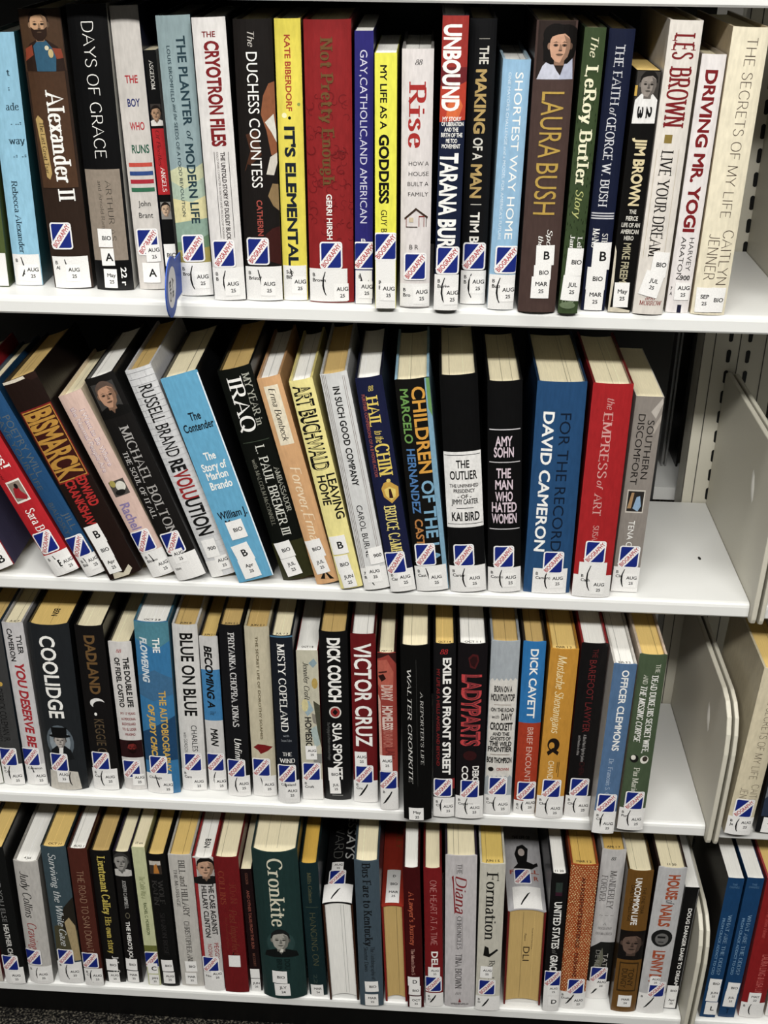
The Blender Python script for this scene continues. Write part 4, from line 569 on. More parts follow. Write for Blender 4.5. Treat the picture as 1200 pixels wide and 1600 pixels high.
(3,'hb',-0.608596,0.020556,28.8,232.5,0.48,153.5,2.4,'#d6d4d0','#c4c2be','#c9a862','white hardback with heavy black condensed capitals,right of the glossy turquoise book','JUN 8','',[('v','BLUE ON BLUE',221.8,108.7,0.55,0.5,'#121212','B'),('v','CHARLES CAMP',95.5,30.7,0.62,0.22,'#1a1a1a','S'),('v','with GORDON',84.9,55.5,0.25,0.14,'#3a3a3a','S'),('bio',42.5,0.5),('wl',31.7,0.3,0.0,1,'B|Cam',0),('lb',10.9,0.66,14,17,'AUG|25',3.2,0)]),
(3,'hb',-0.5805410000000001,0.022228,21.3,217.0,1.1,143.2,1.8,'#cfcdca','#14141a','#e2bf6a','narrow white book with a bright blue middle band and slanted black capitals,third shelf','JUN 2 1','',[('r',0,1,172.5,101.9,'#3a80b4'),('v','BECOMING A',205.1,119.6,0.45,0.4,'#121212','XI'),('v','The',115.2,109.7,0.5,0.3,'#1a1a1a','I'),('v','MAN',90.8,64.9,0.5,0.4,'#121212','XI'),('bio',42.0,0.45),('wl',30.5,0.3,0.0,1,'',1),('lb',10.8,0.66,14,17,'AUG|25',3.2,0)]),
(3,'hb',-0.553304,0.014066,26.2,238.4,1.1199999999999999,157.3,2.2,'#141417','#0c0c0e','#c9a862','black hardback with narrow white serif capitals and a white script word below,third shelf','JUN 2 1','',[('v','PRIYANKA CHOPRA JONAS',229.3,100.7,0.52,0.26,'#d4d2d0','RB'),('v','Unfini',84.0,53.6,0.55,0.3,'#f4f2ec','I'),('bio',41.3,0.42),('wl',30.6,0.3,0.0,1,'',1),('lb',15.7,0.68,14,17,'AUG|25',3.2,0)]),
(3,'hb',-0.522905,0.016231000000000002,27.9,236.0,1.41,155.7,2.2,'#c6bca0','#b0a688','#c9a862','beige hardback with tiny spaced brown capitals and a dark red feather,third shelf','JUN 2 1','',[('v','THE SECRET LIFE OF DOROTHY SOAMES',224.1,82.8,0.48,0.1,'#5a4e2e','B'),('p',[(0.1,70.6),(0.3,75.9),(0.6,75.1),(0.92,72.0),(0.7,66.2),(0.4,61.8),(0.3,66.9)],'#7a1214'),('bio',42.7,0.4),('wl',30.6,0.3,0.0,1,'',2),('lb',14.5,0.66,14,17,'AUG|25',3.2,0)]),
(3,'hb',-0.492697,0.0060090000000000005,24.9,232.5,1.8199999999999998,153.5,2.5,'#181c24','#0f1218','#efe3bd','dark navy hardback with blue edges and tall white serif capitals,third shelf','JUL 1 3','',[('v','MISTY COPELAND',222.9,103.2,0.46,0.32,'#f4f2ec','R'),('h','with',97.3,3.1,0.35,0.65,'#8a8e94','R'),('h','Susan Fales',90.7,3.1,0.25,0.75,'#8a8e94','R'),('h','THE',71.1,4.9,0.3,0.72,'#f4f2ec','R'),('h','WIND',61.6,5.9,0.12,0.85,'#f4f2ec','R'),('r',0,1,233.0,230.6,'#4a7a9a'),('bio',43.4,0.45),('wl',33.6,0.3,0.0,1,'Copeland',2),('lb',15.3,0.62,14,17,'AUG|25',3.2,0)]),
(3,'pb',-0.465167,0.012657,24.4,209.5,1.9300000000000002,140.0,0.3,'#c4bfa8','#8a2228','#f3f1ea','short floral cream paperback with a red and white top edge,third shelf','OCT 1 8','',[('p',[(0.55,192.5),(0.8,198.8),(0.95,192.6),(0.75,186.3)],'#8aa0a8'),('e',0.8,165.2,0.14,7.2,'#b89a4a'),('p',[(0.1,135.0),(0.5,141.6),(0.7,128.7),(0.4,119.9)],'#9ab0b8'),('e',0.3,135.0,0.16,8.65,'#d4c890'),('p',[(0.6,124.3),(0.95,120.2),(0.9,107.0),(0.65,111.3)],'#8a8478'),('p',[(0.7,141.7),(1,135.4),(1,76.0),(0.85,98.1)],'#4a4a3a'),('p',[(0.5,102.4),(0.8,106.9),(0.95,80.4),(0.7,75.8)],'#a8b8b4'),('r',0.6,1,66.9,53.3,'#8a8a84'),('v','Jennifer Croft',194.5,142.7,0.42,0.24,'#1a1a1a','I'),('v','HOMESICK',118.8,68.9,0.42,0.3,'#141414','B'),('lb',69.0,0.5,13,20,'AUG|25',2.8,0),('bio',41.3,0.48),('wl',30.2,0.5,0.0,1,'B|Croft',0)]),
(3,'hb',-0.435996,0.01573,31.9,234.4,1.7600000000000002,154.7,2.9,'#101011','#0a0a0a','#c9a862','black hardback with heavy condensed white capitals and a red and white round emblem,third shelf','','',[('v','DICK COUCH',226.7,140.8,0.52,0.44,'#f4f2ec','X'),('e',0.5,126.7,0.22,8.25,'#d8d4cc'),('e',0.5,126.7,0.17,6.5,'#9a2a28'),('p',[(0.4,126.6),(0.5,131.1),(0.6,126.8),(0.5,122.4)],'#1a1010'),('v','SUA SPONTE',111.5,30.5,0.55,0.32,'#f4f2ec','B'),('v','The Forging of a Modern American Ranger',112.3,57.7,0.25,0.1,'#6a6a68','S'),('lb',38.4,0.38,13,19,'BIO',3.2,0),('lb',20.0,0.42,13,20,'JUL|25',3,0),('r',0.3,0.7,7.7,6.3,'#8a8a86')]),
(3,'hb',-0.402247,0.013314,28.2,234.0,1.85,154.4,1.7,'#6a1216','#3c0a0c','#f3f1ea','dark red hardback with big white condensed capitals running most of its height,third shelf','','',[('v','VICTOR CRUZ',222.2,80.9,0.48,0.66,'#f4f2ec','B'),('lb',63.6,0.32,14,21,'AUG|25',3.2,0),('bio',41.5,0.45),('wl',32.2,0.3,0.0,1,'B|Cru',3)]),
(3,'hb',-0.373701,0.001632,20.8,218.6,2.38,144.3,1.8,'#9a3a30','#2a100e','#efe3bd','narrow book with a woman face in red tones behind pale lettering,third shelf','MAY 1 4','',[('p',[(0,210.2),(0.6,216.6),(1,204.0),(1,218.7),(0,218.5)],'#3a1a18'),('p',[(0,176.2),(0.0,208.1),(0.5,210.2),(0.85,193.4),(0.8,167.7),(0.4,163.3)],'#b85a48'),('p',[(0.02,187.9),(0.3,191.2),(0.45,184.8),(0.2,180.5)],'#2a1210'),('p',[(0.05,193.3),(0.5,195.5),(0.5,193.4),(0.05,191.1)],'#4a1c18'),('p',[(0.0,74.2),(0,163.2),(0.12,154.6),(0.15,74.3)],'#d4a494'),('v','DIARY',176.3,154.7,0.5,0.6,'#d4b4a8','X'),('v','HOMELESS',148.1,115.0,0.5,0.55,'#dcc4b8','X'),('v','SURVIVOR',115.0,90.3,0.5,0.5,'#b86a5c','X'),('v','LAM',90.3,74.4,0.6,0.5,'#7a2a26','B'),('lb',68.6,0.36,14,22,'AUG|25',3.2,0),('bio',43.9,0.45),('wl',32.7,0.3,0.0,1,'B',3)]),
(3,'hb',-0.34048700000000004,-0.013169,32.2,239.7,2.7399999999999998,158.2,3.2,'#0a0a0a','#080808','#efe3bd','plain black hardback with spaced white serif capitals,jutting forward on the third shelf','','',[('v','WALTER CRONKITE',209.3,52.6,0.28,0.13,'#d4d2cc','RI'),('v',"A REPORTER'S LIFE",179.9,79.0,0.7,0.1,'#c4c2bc','RI'),('r',0.52,0.53,221.8,49.2,'#3a3a38'),('lb',8.3,0.45,17,20,'May|25',3.4,0)]),
(3,'hb',-0.310093,-0.005804,24.5,238.3,2.3,157.3,2.1,'#131214','#0c0b0c','#e2bf6a','black book with a white slab title and dim red line of small capitals,third shelf','OCT 1 4','',[('h','88',228.4,6.2,0.3,0.65,'#b02024','I'),('v','EXILE ON FRONT STREET',220.5,61.1,0.62,0.36,'#f4f2ec','X'),('v','MY LIFE AS A HELLS ANGEL AND BEYOND',205.8,73.6,0.22,0.14,'#7a1a1c','B'),('r',0.8,1,55.5,40.5,'#8a2426'),('bio',43.0,0.45),('wl',28.6,0.3,0.0,1,'B|Ch',1),('lb',12.7,0.66,14,17,'AUG|25',3.2,0)]),
(3,'hb',-0.280762,-0.0060030000000000005,32.1,240.0,1.97,158.4,2.6,'#141013','#0c0a0c','#f3f1ea','black hardback with outlined pink capitals and a red heart drawing,third shelf','OCT 1 1','',[('p',[(0.35,222.2),(0.5,227.5),(0.68,226.1),(0.72,218.2),(0.6,207.8),(0.42,209.8)],'#4a1618'),('p',[(0.4,220.2),(0.52,224.8),(0.64,223.4),(0.66,218.2),(0.56,210.2),(0.45,212.9)],'#2a1012'),('v','LADYPARTS',200.4,103.9,0.5,0.66,'#c03a3c','X'),('v','LADYPARTS',199.7,104.6,0.5,0.5,'#7a2a30','S'),('e',0.48,90.4,0.24,6.75,'#341214'),('v','DEBO',75.8,54.1,0.7,0.22,'#f4f2ec','B'),('v','COPAK',75.6,30.6,0.32,0.22,'#f4f2ec','B'),('bio',43.5,0.5),('wl',33.0,0.3,0.0,1,'B|Copaken',1),('lb',13.2,0.66,14,17,'AUG|25',3.2,0)]),
(3,'hb',-0.248204,0.003143,31.4,239.4,1.1300000000000001,158.0,1.9,'#a4abb0','#8a9096','#c9a862','grey hardback with a zigzag edged white panel of stacked black words,third shelf','','',[('p',[(0.02,187.1),(0.1,190.7),(0.18,187.2),(0.26,190.9),(0.34,187.4),(0.42,191.0),(0.5,187.5),(0.58,191.2),(0.66,187.7),(0.74,191.3),(0.82,187.8),(0.9,191.5),(0.98,188.6),(0.98,53.8),(0.9,57.1),(0.82,53.6),(0.74,57.0),(0.66,53.4),(0.58,56.8),(0.5,53.2),(0.42,56.6),(0.34,53.0),(0.26,56.4),(0.18,52.8),(0.1,56.2),(0.02,52.6)],'#d8d4cc'),('h','BORN ON A',176.8,8.1,0.18,0.82,'#1c1a18','X'),('h','MOUNTAINTOP',165.4,9.1,0.08,0.92,'#1c1a18','X'),('r',0.2,0.8,155.9,155.0,'#8a7a6a'),('h','ON THE ROAD',148.7,5.2,0.1,0.92,'#1c1a18','X'),('h','with',139.1,4.8,0.15,0.4,'#1c1a18','I'),('h','DAVY',139.5,9.2,0.48,0.88,'#1c1a18','X'),('h','CROCKETT',126.1,10.2,0.1,0.9,'#1c1a18','X'),('h','AND THE',115.7,4.9,0.2,0.8,'#1c1a18','X'),('h','GHOSTS OF',109.2,4.9,0.12,0.86,'#1c1a18','X'),('h','THE WILD',102.0,6.7,0.1,0.9,'#1c1a18','X'),('h','FRONTIER',94.3,6.8,0.06,0.92,'#1c1a18','X'),('r',0.15,0.85,87.1,86.2,'#8a7a6a'),('h','BOB THOMPSON',78.9,7.7,0.04,0.94,'#1c1a18','X'),('e',0.2,65.6,0.1,3.2,'#1c1a18'),('h','CROWN',66.0,4.1,0.4,0.85,'#a84a40','B'),('bio',42.0,0.48),('wl',28.7,0.3,0.0,1,'B|Cro',1),('lb',12.4,0.68,14,17,'AUG|25',3.2,0)]),
(3,'hb',-0.216131,0.007431,24.8,237.5,1.16,156.7,2.1,'#2272b0','#2a2420','#c9a862','book with a bright blue upper spine and orange-red lower spine,third shelf','','',[('r',0,1,129.6,-0.2,'#a83414'),('v','DICK CAVETT',228.3,136.3,0.52,0.34,'#f4f2ec','B'),('v','BRIEF ENCOUNT',123.6,46.6,0.55,0.26,'#d8b0a0','S'),('bio',33.9,0.55),('wl',19.3,0.3,0.0,1,'B|C',1),('lb',13.1,0.72,14,17,'AUG|25',3.2,0)]),
(3,'hb',-0.18767799999999998,0.001088,31.0,233.7,0.25,154.3,1.9,'#c58a1c','#9a6a14','#e2bf6a','mustard yellow hardback with a pale script title and a small moustached black emblem,third shelf','MAR 1 2','',[('v','Mustache Shenanigans',225.5,121.5,0.45,0.3,'#f0dca8','I'),('e',0.42,105.6,0.22,9.2,'#1c1410'),('e',0.36,104.3,0.1,4.9,'#c58a1c'),('p',[(0.2,95.1),(0.42,101.6),(0.64,95.8),(0.6,91.1),(0.42,95.5),(0.26,90.0)],'#1c1410'),('v','CHANDRA',83.1,47.0,0.4,0.2,'#f0e0b8','S'),('r',0.62,0.64,81.9,66.3,'#3a2a14'),('r',0.68,0.7,82.0,60.1,'#3a2a14'),('bio',44.0,0.5),('wl',32.8,0.3,0.0,1,'B|Cha',1),('lb',12.1,0.68,14,17,'AUG|25',3.2,0)]),
(3,'hb',-0.155075,0.006378,28.8,239.1,0.19,157.8,1.7,'#131112','#8a1c20','#f3f1ea','black hardback with dull red capitals and dark red cover edges,third shelf','','',[('v','THE',232.3,221.0,0.55,0.2,'#5a1c1e','S'),('v','BAREFOOT LAWYER',218.0,121.0,0.5,0.26,'#6a2022','S'),('v',"A Blind Man's Fight for Justice",117.9,79.5,0.5,0.12,'#8a8684','B'),('v','and freedom in china',116.1,88.5,0.3,0.1,'#8a8684','B'),('v','CHEN',79.5,60.7,0.5,0.2,'#3a1618','S'),('bio',43.3,0.5),('wl',30.5,0.3,0.0,1,'B|Che',1),('lb',13.7,0.7,14,17,'AUG|25',3.2,0)]),
(3,'hb',-0.127718,-0.021384,24.8,232.0,-0.43,153.1,1.5,'#4f6f94','#c8c4bc','#f3f1ea','slate blue book with white sans capitals,overhanging the front edge of the third shelf','JUL 2 2','',[('v','OFFICER CLEMMONS',224.6,117.7,0.55,0.3,'#f4f2ec','B'),('v','Dr. Francois S. C',106.9,54.6,0.45,0.2,'#a4b4c8','R'),('bio',44.3,0.5),('wl',32.6,0.5,0.0,1,'B|Cle',1),('lb',12.1,0.64,14,17,'AUG|25',3.2,0)]),
(3,'hb',-0.09529,-0.012103999999999998,29.4,239.8,0.11000000000000001,158.3,2.3,'#47573e','#c4b09c','#e2bf6a','moss green hardback with white lettering and two tiny round portraits,third shelf','','',[('v','THE',228.2,216.9,0.72,0.16,'#d4d4c4','R'),('v','DEAD DUKE,HIS SECRET WIFE,',214.0,110.0,0.66,0.22,'#f4f2ec','RB'),('v','AND',214.3,202.1,0.32,0.16,'#d4d4c4','R'),('v','THE MISSING CORPSE',199.2,124.5,0.3,0.22,'#f4f2ec','RBI'),('e',0.3,101.8,0.16,5.5,'#1a1a18'),('e',0.26,103.3,0.09,3.35,'#e0dcd0'),('e',0.68,100.9,0.16,5.5,'#e0dcd0'),('e',0.7,102.1,0.1,3.65,'#3a342c'),('v','Piu Marie',89.8,54.1,0.45,0.22,'#d4d4c4','R'),('bio',43.2,0.52),('wl',32.1,0.3,0.0,1,'B|Pur',1),('lb',13.1,0.66,14,17,'AUG|25',3.2,0)]),
(3,'hb',0.027145,-0.012267,29.1,227.5,-2.6399999999999997,150.2,2.5,'#d3c7a8','#c4b89a','#e2bf6a','cream hardback with brown capitals in the right-hand bay,third shelf','','',[('v','THE SECRETS OF MY LIFE',199.4,80.3,0.56,0.28,'#54463a','L'),('v','CAITLYN',73.1,37.0,0.74,0.28,'#54463a','L'),('v','JENNER',67.3,35.8,0.36,0.28,'#54463a','L'),('bio',39.4,0.5),('wl',26.6,0.8,0.0,1,'B|Je',1),('lb',16.0,0.68,14,17,'AUG|25',3.2,0)]),
(3,'pb',0.062599,-0.0071059999999999995,27.4,238.1,-1.6800000000000002,157.2,0.3,'#141518','#1a0d0e','#efe3bd','black spined book with a grey landscape picture,right-hand bay of the third shelf','','',[('r',0.1,1,71.3,23.9,'#6a7078'),('p',[(0.1,22.8),(0.1,48.3),(0.5,61.8),(1,53.6),(1,25.0)],'#2a3448'),('lb',11.1,0.55,18,22,'Apr|25',3.4,0)]),
(4,'pb',-0.8833840000000001,-0.002761,22.0,224.2,1.15,148.0,0.3,'#c8c0b4','#7a1a1c','#efe3bd','pale book cut off by the left edge of the lowest shelf','','',[]),
(4,'hb',-0.854701,-0.002675,27.1,228.3,1.4,150.6,2.3,'#121313','#151616','#e2bf6a','black hardback with spaced white capitals,leftmost full spine on the lowest shelf','','',[('v','AND YOU ELSE',191.2,107.1,0.5,0.22,'#7a7a78','S'),('v','HEATHER CH',103.3,50.5,0.5,0.24,'#d4d2cc','B'),('bio',37.2,0.4),('wl',29.4,0.3,0.02,0.97,'',0),('lb',12.2,0.55,14,17,'AUG|25',3.2,0)]),
(4,'hb',-0.8219310000000001,0.0019479999999999999,31.1,206.0,0.2,136.0,3.7,'#bcb8b2','#8a867f','#f3f1ea','silver-grey hardback with black italic lettering above red italic,lowest shelf','4 Jul','',[('v','Judy Collins',190.1,113.3,0.4,0.34,'#1c1a18','I'),('v','Craving',104.5,59.5,0.42,0.36,'#9a2a28','I'),('bio',46.2,0.3),('wl',30.7,0.3,0.0,1,'B',1),('lb',13.6,0.6,14,17,'AUG|25',3.2,0)]),
(4,'hb',-0.782495,0.003971,31.8,228.9,0.97,151.0,2.5,'#3a4c54','#1c262a','#e2bf6a','grey-teal hardback with a white italic title and a horse-like pale shape,lowest shelf','OCT 11','',[('p',[(0.0,37.8),(0.1,97.6),(0.6,106.1),(1,114.3),(1,39.5)],'#4a4630'),('p',[(0.4,105.8),(0.6,131.3),(0.85,141.7),(1,146.9),(1,91.4),(0.5,90.6)],'#26221c'),('p',[(0.75,39.1),(0.55,106.0),(0.75,113.9),(0.95,99.0),(1,39.5)],'#a8946a'),('v','Surviving the White Gaze',218.9,64.7,0.42,0.28,'#c8cccc','I'),('bio',46.4,0.4),('wl',37.3,0.3,0.0,1,'B',1),('lb',17.7,0.66,14,17,'AUG|25',3.2,0)]),
(4,'hb',-0.751257,0.000911,24.1,230.1,1.0699999999999998,151.9,1.4,'#4f231a','#34160f','#f3f1ea','brown hardback with thin gold-brown capitals,lowest shelf','AUG 1','',[('v','THE ROAD TO SAN DONATO',194.7,51.5,0.5,0.34,'#a88468','L'),('bio',44.9,0.42),('wl',30.5,0.3,0.0,1,'B|C',1),('lb',15.3,0.66,14,17,'AUG|25',3.2,0)]),
(4,'hb',-0.725404,0.008241,26.3,221.7,1.0699999999999998,146.3,1.3,'#141312','#0d0c0c','#c9a862','black hardback with close set yellow serif lettering,lowest shelf','','',[('v','Lieutenant Calley',213.8,117.9,0.52,0.36,'#cdb848','RB'),('v','His own story',114.1,51.0,0.5,0.3,'#b8a440','RB'),('v','John S',46.0,16.8,0.62,0.3,'#f4f2ec','R'),('lb',31.1,0.42,15,20,'BIO',3.2,0),('lb',9.9,0.45,15,18,'AUG|25',3,0)]),
(4,'hb',-0.700036,0.009607,21.0,220.7,0.8699999999999999,145.7,1.8,'#131111','#241c2e','#efe3bd','black book with a small grey portrait in a dark tie at the top,lowest shelf','','',[('hd',0.45,203.7,33.7,'#9a9690','#3a3836','#c4c0ba','#1c1a1a',0,0,0),('v','JOSEPH CAMPBELL',175.8,128.8,0.5,0.2,'#c4c2be','R'),('e',0.5,117.2,0.14,5.05,'#6a6450'),('e',0.5,117.2,0.1,3.8,'#131111'),('v',"THE HERO'S JOU",107.3,41.3,0.45,0.24,'#f4f2ec','B'),('lb',32.8,0.4,15,20,'BIO',3.2,0),('lb',11.5,0.42,15,20,'MAR|25',3,0)]),
(4,'pb',-0.673137,0.005825,16.4,232.4,1.89,140.0,0.2,'#c5c89a','#8a8e60','#efe3bd','slim pale green paperback with tiny green lettering,lowest shelf','17 cm','',[('v','The Caddie Was a',185.0,149.5,0.5,0.4,'#6a7440','I'),('v','RACHEL C. MORRISON',142.1,87.8,0.5,0.24,'#4a5a2c','B'),('r',0,1,69.8,59.4,'#6a6e30'),('bio',46.3,0.45),('lb',30.5,0.5,13,18,'C',6,0),('lb',10.6,0.5,13,18,'JAN|25',2.8,0)]),
(4,'hb',-0.652478,0.007017000000000001,23.2,222.0,1.9100000000000001,146.5,2.0,'#101010','#0b0b0b','#e2bf6a','black book with a tiny orange figure picture at its top,lowest shelf','','',[('r',0.1,0.75,212.9,190.8,'#3a3028'),('r',0.12,0.72,212.0,205.3,'#c4bcb0'),('p',[(0.3,192.0),(0.36,205.2),(0.5,207.7),(0.62,192.2)],'#b87420'),('v','WOLF',181.3,142.0,0.6,0.26,'#3a3836','R'),('v','KAHN',181.0,139.2,0.28,0.26,'#3a3836','R'),('v','SHARON ROSE',126.9,55.3,0.5,0.24,'#2c2a2a','R'),('lb',36.9,0.45,15,20,'BIO',3.2,0),('lb',15.7,0.48,15,20,'AUG|25',3,0)]),
(4,'hb',-0.6230249999999999,0.008787000000000001,29.4,221.5,1.92,146.2,1.5,'#c1bdb5','#a8a49c','#e2bf6a','light grey hardback with black serif capitals and a yellow page top,lowest shelf','','',[('v','BILL and HILLARY',213.7,120.7,0.55,0.26,'#2a2624','R'),('v','THE MARRIAGE',197.9,136.6,0.25,0.14,'#4a4644','R'),('v','CHRISTOPHER AND',113.0,39.6,0.5,0.22,'#2a2624','R'),('lb',35.6,0.5,15,18,'BIO',3.2,0),('lb',14.3,0.45,15,20,'MAR|25',3,0)]),
(4,'hb',-0.593656,0.004941,25.9,222.9,1.9,147.1,2.2,'#cac6c2','#8a1a1c','#f3f1ea','white and red edged book with black capitals under a dark haired woman photo','BSN','',[('r',0,0.16,221.5,56.3,'#a02024'),('r',0.2,1,220.8,182.4,'#b0a8a2'),('hd',0.6,205.3,38.3,'#c89c7e','#14100f','#1a1818',None,0,0,0),('v','THE CASE AGAINST',184.9,96.8,0.78,0.24,'#1a1818','B'),('v','HILLARY CLINTON',178.6,92.7,0.44,0.24,'#1a1818','B'),('v','PEGGY',82.8,54.4,0.78,0.2,'#a02024','S'),('v','NOONAN',81.2,54.0,0.46,0.2,'#a02024','S'),('bio',46.2,0.42),('wl',31.8,0.3,0.0,1,'Noonan',0),('lb',26.7,0.66,14,17,'AUG|25',3.2,0)]),
(4,'hb',-0.5641430000000001,0.0027440000000000003,30.6,226.9,1.97,149.7,1.5,'#701216','#560c10','#efe3bd','dark red cloth hardback with faint gold lettering and a peeling white label,lowest shelf','','',[('v','COLLINS',205.0,150.3,0.25,0.22,'#8a3a24','R'),('v','JOAN',186.1,152.0,0.68,0.26,'#7a2a1e','R'),('v','Past Imperfect',142.0,66.1,0.6,0.3,'#7a3220','I'),('v','An Autobiography',129.3,76.0,0.3,0.1,'#7a2a1e','S'),('lb',55.6,0.5,15,20,'',3,0),('p',[(0.4,65.8),(0.6,66.1),(0.66,58.3),(0.5,55.6)],'#2a0c0c'),('sl',60.8,0.5)]),
(4,'pb',-0.538616,0.006292,13.6,205.8,2.75,140.0,0.2,'#1c0d0f','#2a1012','#efe3bd','thin very dark red book squeezed against the wide green hardback,lowest shelf','','',[('v','GOLDEN',199.5,181.4,0.5,0.22,'#7a4a3a','R'),('v','AND OTHER TALES FROM THE SUN',171.7,73.9,0.5,0.26,'#8a4a3c','B'),('v','MCCOURT',66.1,42.7,0.5,0.22,'#7a4a3a','R'),('lb',30.8,0.35,13,16,'',3,0),('lb',10.9,0.4,13,22,'JUN|25',3,0)]),
(4,'hb',-0.501069,0.0023239999999999997,56.3,244.1,2.65,161.1,7.9,'#1e3735','#16292a','#efe3bd',"very wide dark green hardback with cream serif title over a smiling man's head",'','',[('v','Cronkite',234.6,124.4,0.5,0.32,'#dcd6bc','R'),('e',0.5,95.4,0.32,20.35,'#2a4442'),('hd',0.5,99.2,41.8,'#a8a49a','#1a1c1c','#101414',None,0,0,0),('p',[(0.46,81.8),(0.5,87.0),(0.56,87.0),(0.54,81.4)],'#d8d4c8'),('v','DOU',69.9,51.8,0.62,0.12,'#10201f','B'),('v','BRIN',69.7,48.9,0.44,0.12,'#10201f','B'),('lb',38.4,0.42,19,21,'BIO',3.8,0),('lb',16.6,0.46,20,21,'JLY|24',3.8,3)]),
(4,'hb',-0.45833999999999997,0.005333999999999999,22.7,221.8,3.22,146.4,1.9,'#13292c','#0c1a1c','#d8aa34','dark teal hardback with a bright yellow page top and dull gold capitals,lowest shelf','','',[('v','Mills Colman',207.6,158.0,0.48,0.2,'#5a5a3c','R'),('r',0.15,0.85,151.8,150.8,'#3a4a3c'),('v','HANGING ON',141.9,53.1,0.5,0.32,'#5a5a3c','L'),('v','22',37.3,21.5,0.4,0.2,'#3a4a44','S'),('lb',9.6,0.45,16,20,'MAR|24',3,0)]),
(4,'up',-0.424273,0.000332,37.5,225.0,3.6,163.4,3.2,'#0f0f10','#7a8e96','#f3f1ea','spine-up book with cream page ends and a black jacket,lowest shelf','','#3a2012',[('v@','AWARD',160,78,0.38,0.3,'#5c5c58','L'),('v@','ESSAYS',160,78,0.78,0.3,'#b8b8b4','S'),('lb@',62,0.4,15,16,'AUG|25',3),('bio@',43,0.42),('wl@',0,32,0.0,0.97,'B|Davis',3)]),
(4,'hb',-0.388426,-0.00631,30.0,241.3,2.71,159.2,2.5,'#42525d','#2e3a42','#efe3bd','slate grey cloth book with black old style lettering,between two spine-up books','','',[('v','Bus Fare to Kentucky',238.8,103.7,0.48,0.32,'#14171a','RB'),('v','The Autobiography of',102.4,46.2,0.62,0.16,'#14171a','R'),('v','Skeeter Davis',102.3,59.8,0.34,0.16,'#14171a','R'),('lb',34.9,0.52,17,18,'BIO',3.4,0),('lb',11.7,0.5,17,20,'MAR|22',3.2,0)]),
(4,'up',-0.357041,0.0029249999999999996,27.8,220.0,3.37,162.4,2.4,'#a02a16','#c8b890','#c9a862','spine-up book with tan page ends and an orange-red spine,lowest shelf','','#8a1a14',[('v@','HOLLY',150,100,0.7,0.24,'#7a4a20','R'),('lb@',32,0.5,17,58,'D||BIO||MAR|25',3.4)]),
(4,'hb',-0.331942,-0.00563,20.7,233.1,3.3899999999999997,153.8,1.8,'#42090c','#30070a','#f3f1ea','narrow maroon book with a bright white page top and orange italic lettering,lowest shelf','','',[('v',"A Lawyer's Journey",196.1,108.1,0.45,0.3,'#c05a38','R'),('v','The Morris Dees S',101.4,57.6,0.42,0.2,'#d0a090','R'),('lb',46.5,0.42,15,16,'D',5,0),('lb',31.1,0.46,15,16,'BIO',3.2,0),('lb',11.3,0.48,15,20,'OCT|25',3,0)]),
(4,'hb',-0.308084,-0.0010400000000000001,22.3,229.9,2.94,151.7,1.9,'#7a1216','#5e0d10','#efe3bd','crimson book with thin pale serif capitals,left of the wide grey-white one,lowest shelf','','',[('v','ONE HEART AT A TIME',211.4,105.4,0.52,0.34,'#d0908a','L'),('v','DELI',94.6,64.4,0.55,0.36,'#f4f2ec','B'),('lb',60.3,0.5,15,17,'AUG|25',2.8,0),('bio',39.3,0.45),('wl',23.9,0.3,0.0,1,'B|D',3)]),
(4,'hb',-0.276055,-0.000482,38.0,251.4,2.33,165.0,1.9,'#c4bfbf','#2a2230','#efe3bd','wide grey-white hardback with a red handwritten word,lowest shelf','','',[('v','THE',238.1,223.1,0.45,0.14,'#4a4644','R'),('r',0.34,0.35,238.0,223.0,'#6a6664'),('r',0.54,0.55,238.2,223.2,'#6a6664'),('v','Diana',219.3,158.9,0.5,0.34,'#8a2026','I'),('p',[(0.2,217.8),(0.26,220.4),(0.34,161.3),(0.3,158.1),(0.24,207.7)],'#8a2026'),('v','CHRONICLES',154.9,100.2,0.46,0.14,'#4a4644','R'),('r',0.35,0.36,154.8,100.1,'#6a6664'),('r',0.56,0.57,155.0,100.4,'#6a6664'),('v','TINA BROWN',92.1,32.6,0.45,0.2,'#3a3634','R'),('h','88',24.1,4.5,0.35,0.55,'#8a8684','I'),('p',[(0.45,8.5),(0.5,15.7),(0.55,8.7)],'#8a3034'),('h','WEIDENFELD',5.7,2.9,0.2,0.8,'#3a3634','B')]),
(4,'hb',-0.240824,-0.003622,30.4,243.9,1.73,161.0,1.8,'#c7c3b4','#b8b4a6','#d9ba5a','pale stone hardback with large black typewriter lettering and a yellow page top,lowest shelf','JUN 1 5','',[('v','Formation',231.2,121.2,0.5,0.44,'#141412','R'),('p',[(0.25,95.3),(0.3,111.6),(0.45,109.0),(0.5,98.3),(0.8,106.8),(0.85,104.2),(0.5,92.9)],'#141412'),('v','Ryan L',87.6,53.2,0.62,0.22,'#2a2826','R'),('lb',68.1,0.4,15,20,'AUG|25',3,0),('bio',41.8,0.45),('wl',26.4,0.9,0.0,1,'B|D',3)]),
(4,'up',-0.19603800000000002,0.008993000000000001,47.0,235.0,1.6199999999999999,159.9,4.0,'#b4b2b4','#6a1a18','#c9a862','spine-up book with maroon boards and a black ink figure on its grey spine','','#6a1a18',[('p@',[(0.22,72),(0.35,80),(0.28,98),(0.36,112),(0.52,116),(0.66,108),(0.62,90),(0.6,84),(0.78,80),(0.88,84),(0.9,78),(0.8,74),(0.72,70)],'#141414'),('e@',0.47,101,0.09,7,'#b4a8a0'),('h@','F     LL',66,7,0.12,0.9,'#a84a34','B'),('h@','R',54,7,0.75,0.88,'#a84a34','B'),('bio@',56,0.45),('wl@',0,38,0.15,0.9,'AUG|25',3),('h@','THE LIFE OF',130,6,0.25,0.75,'#2a2624','B'),('fe','DLI')]),
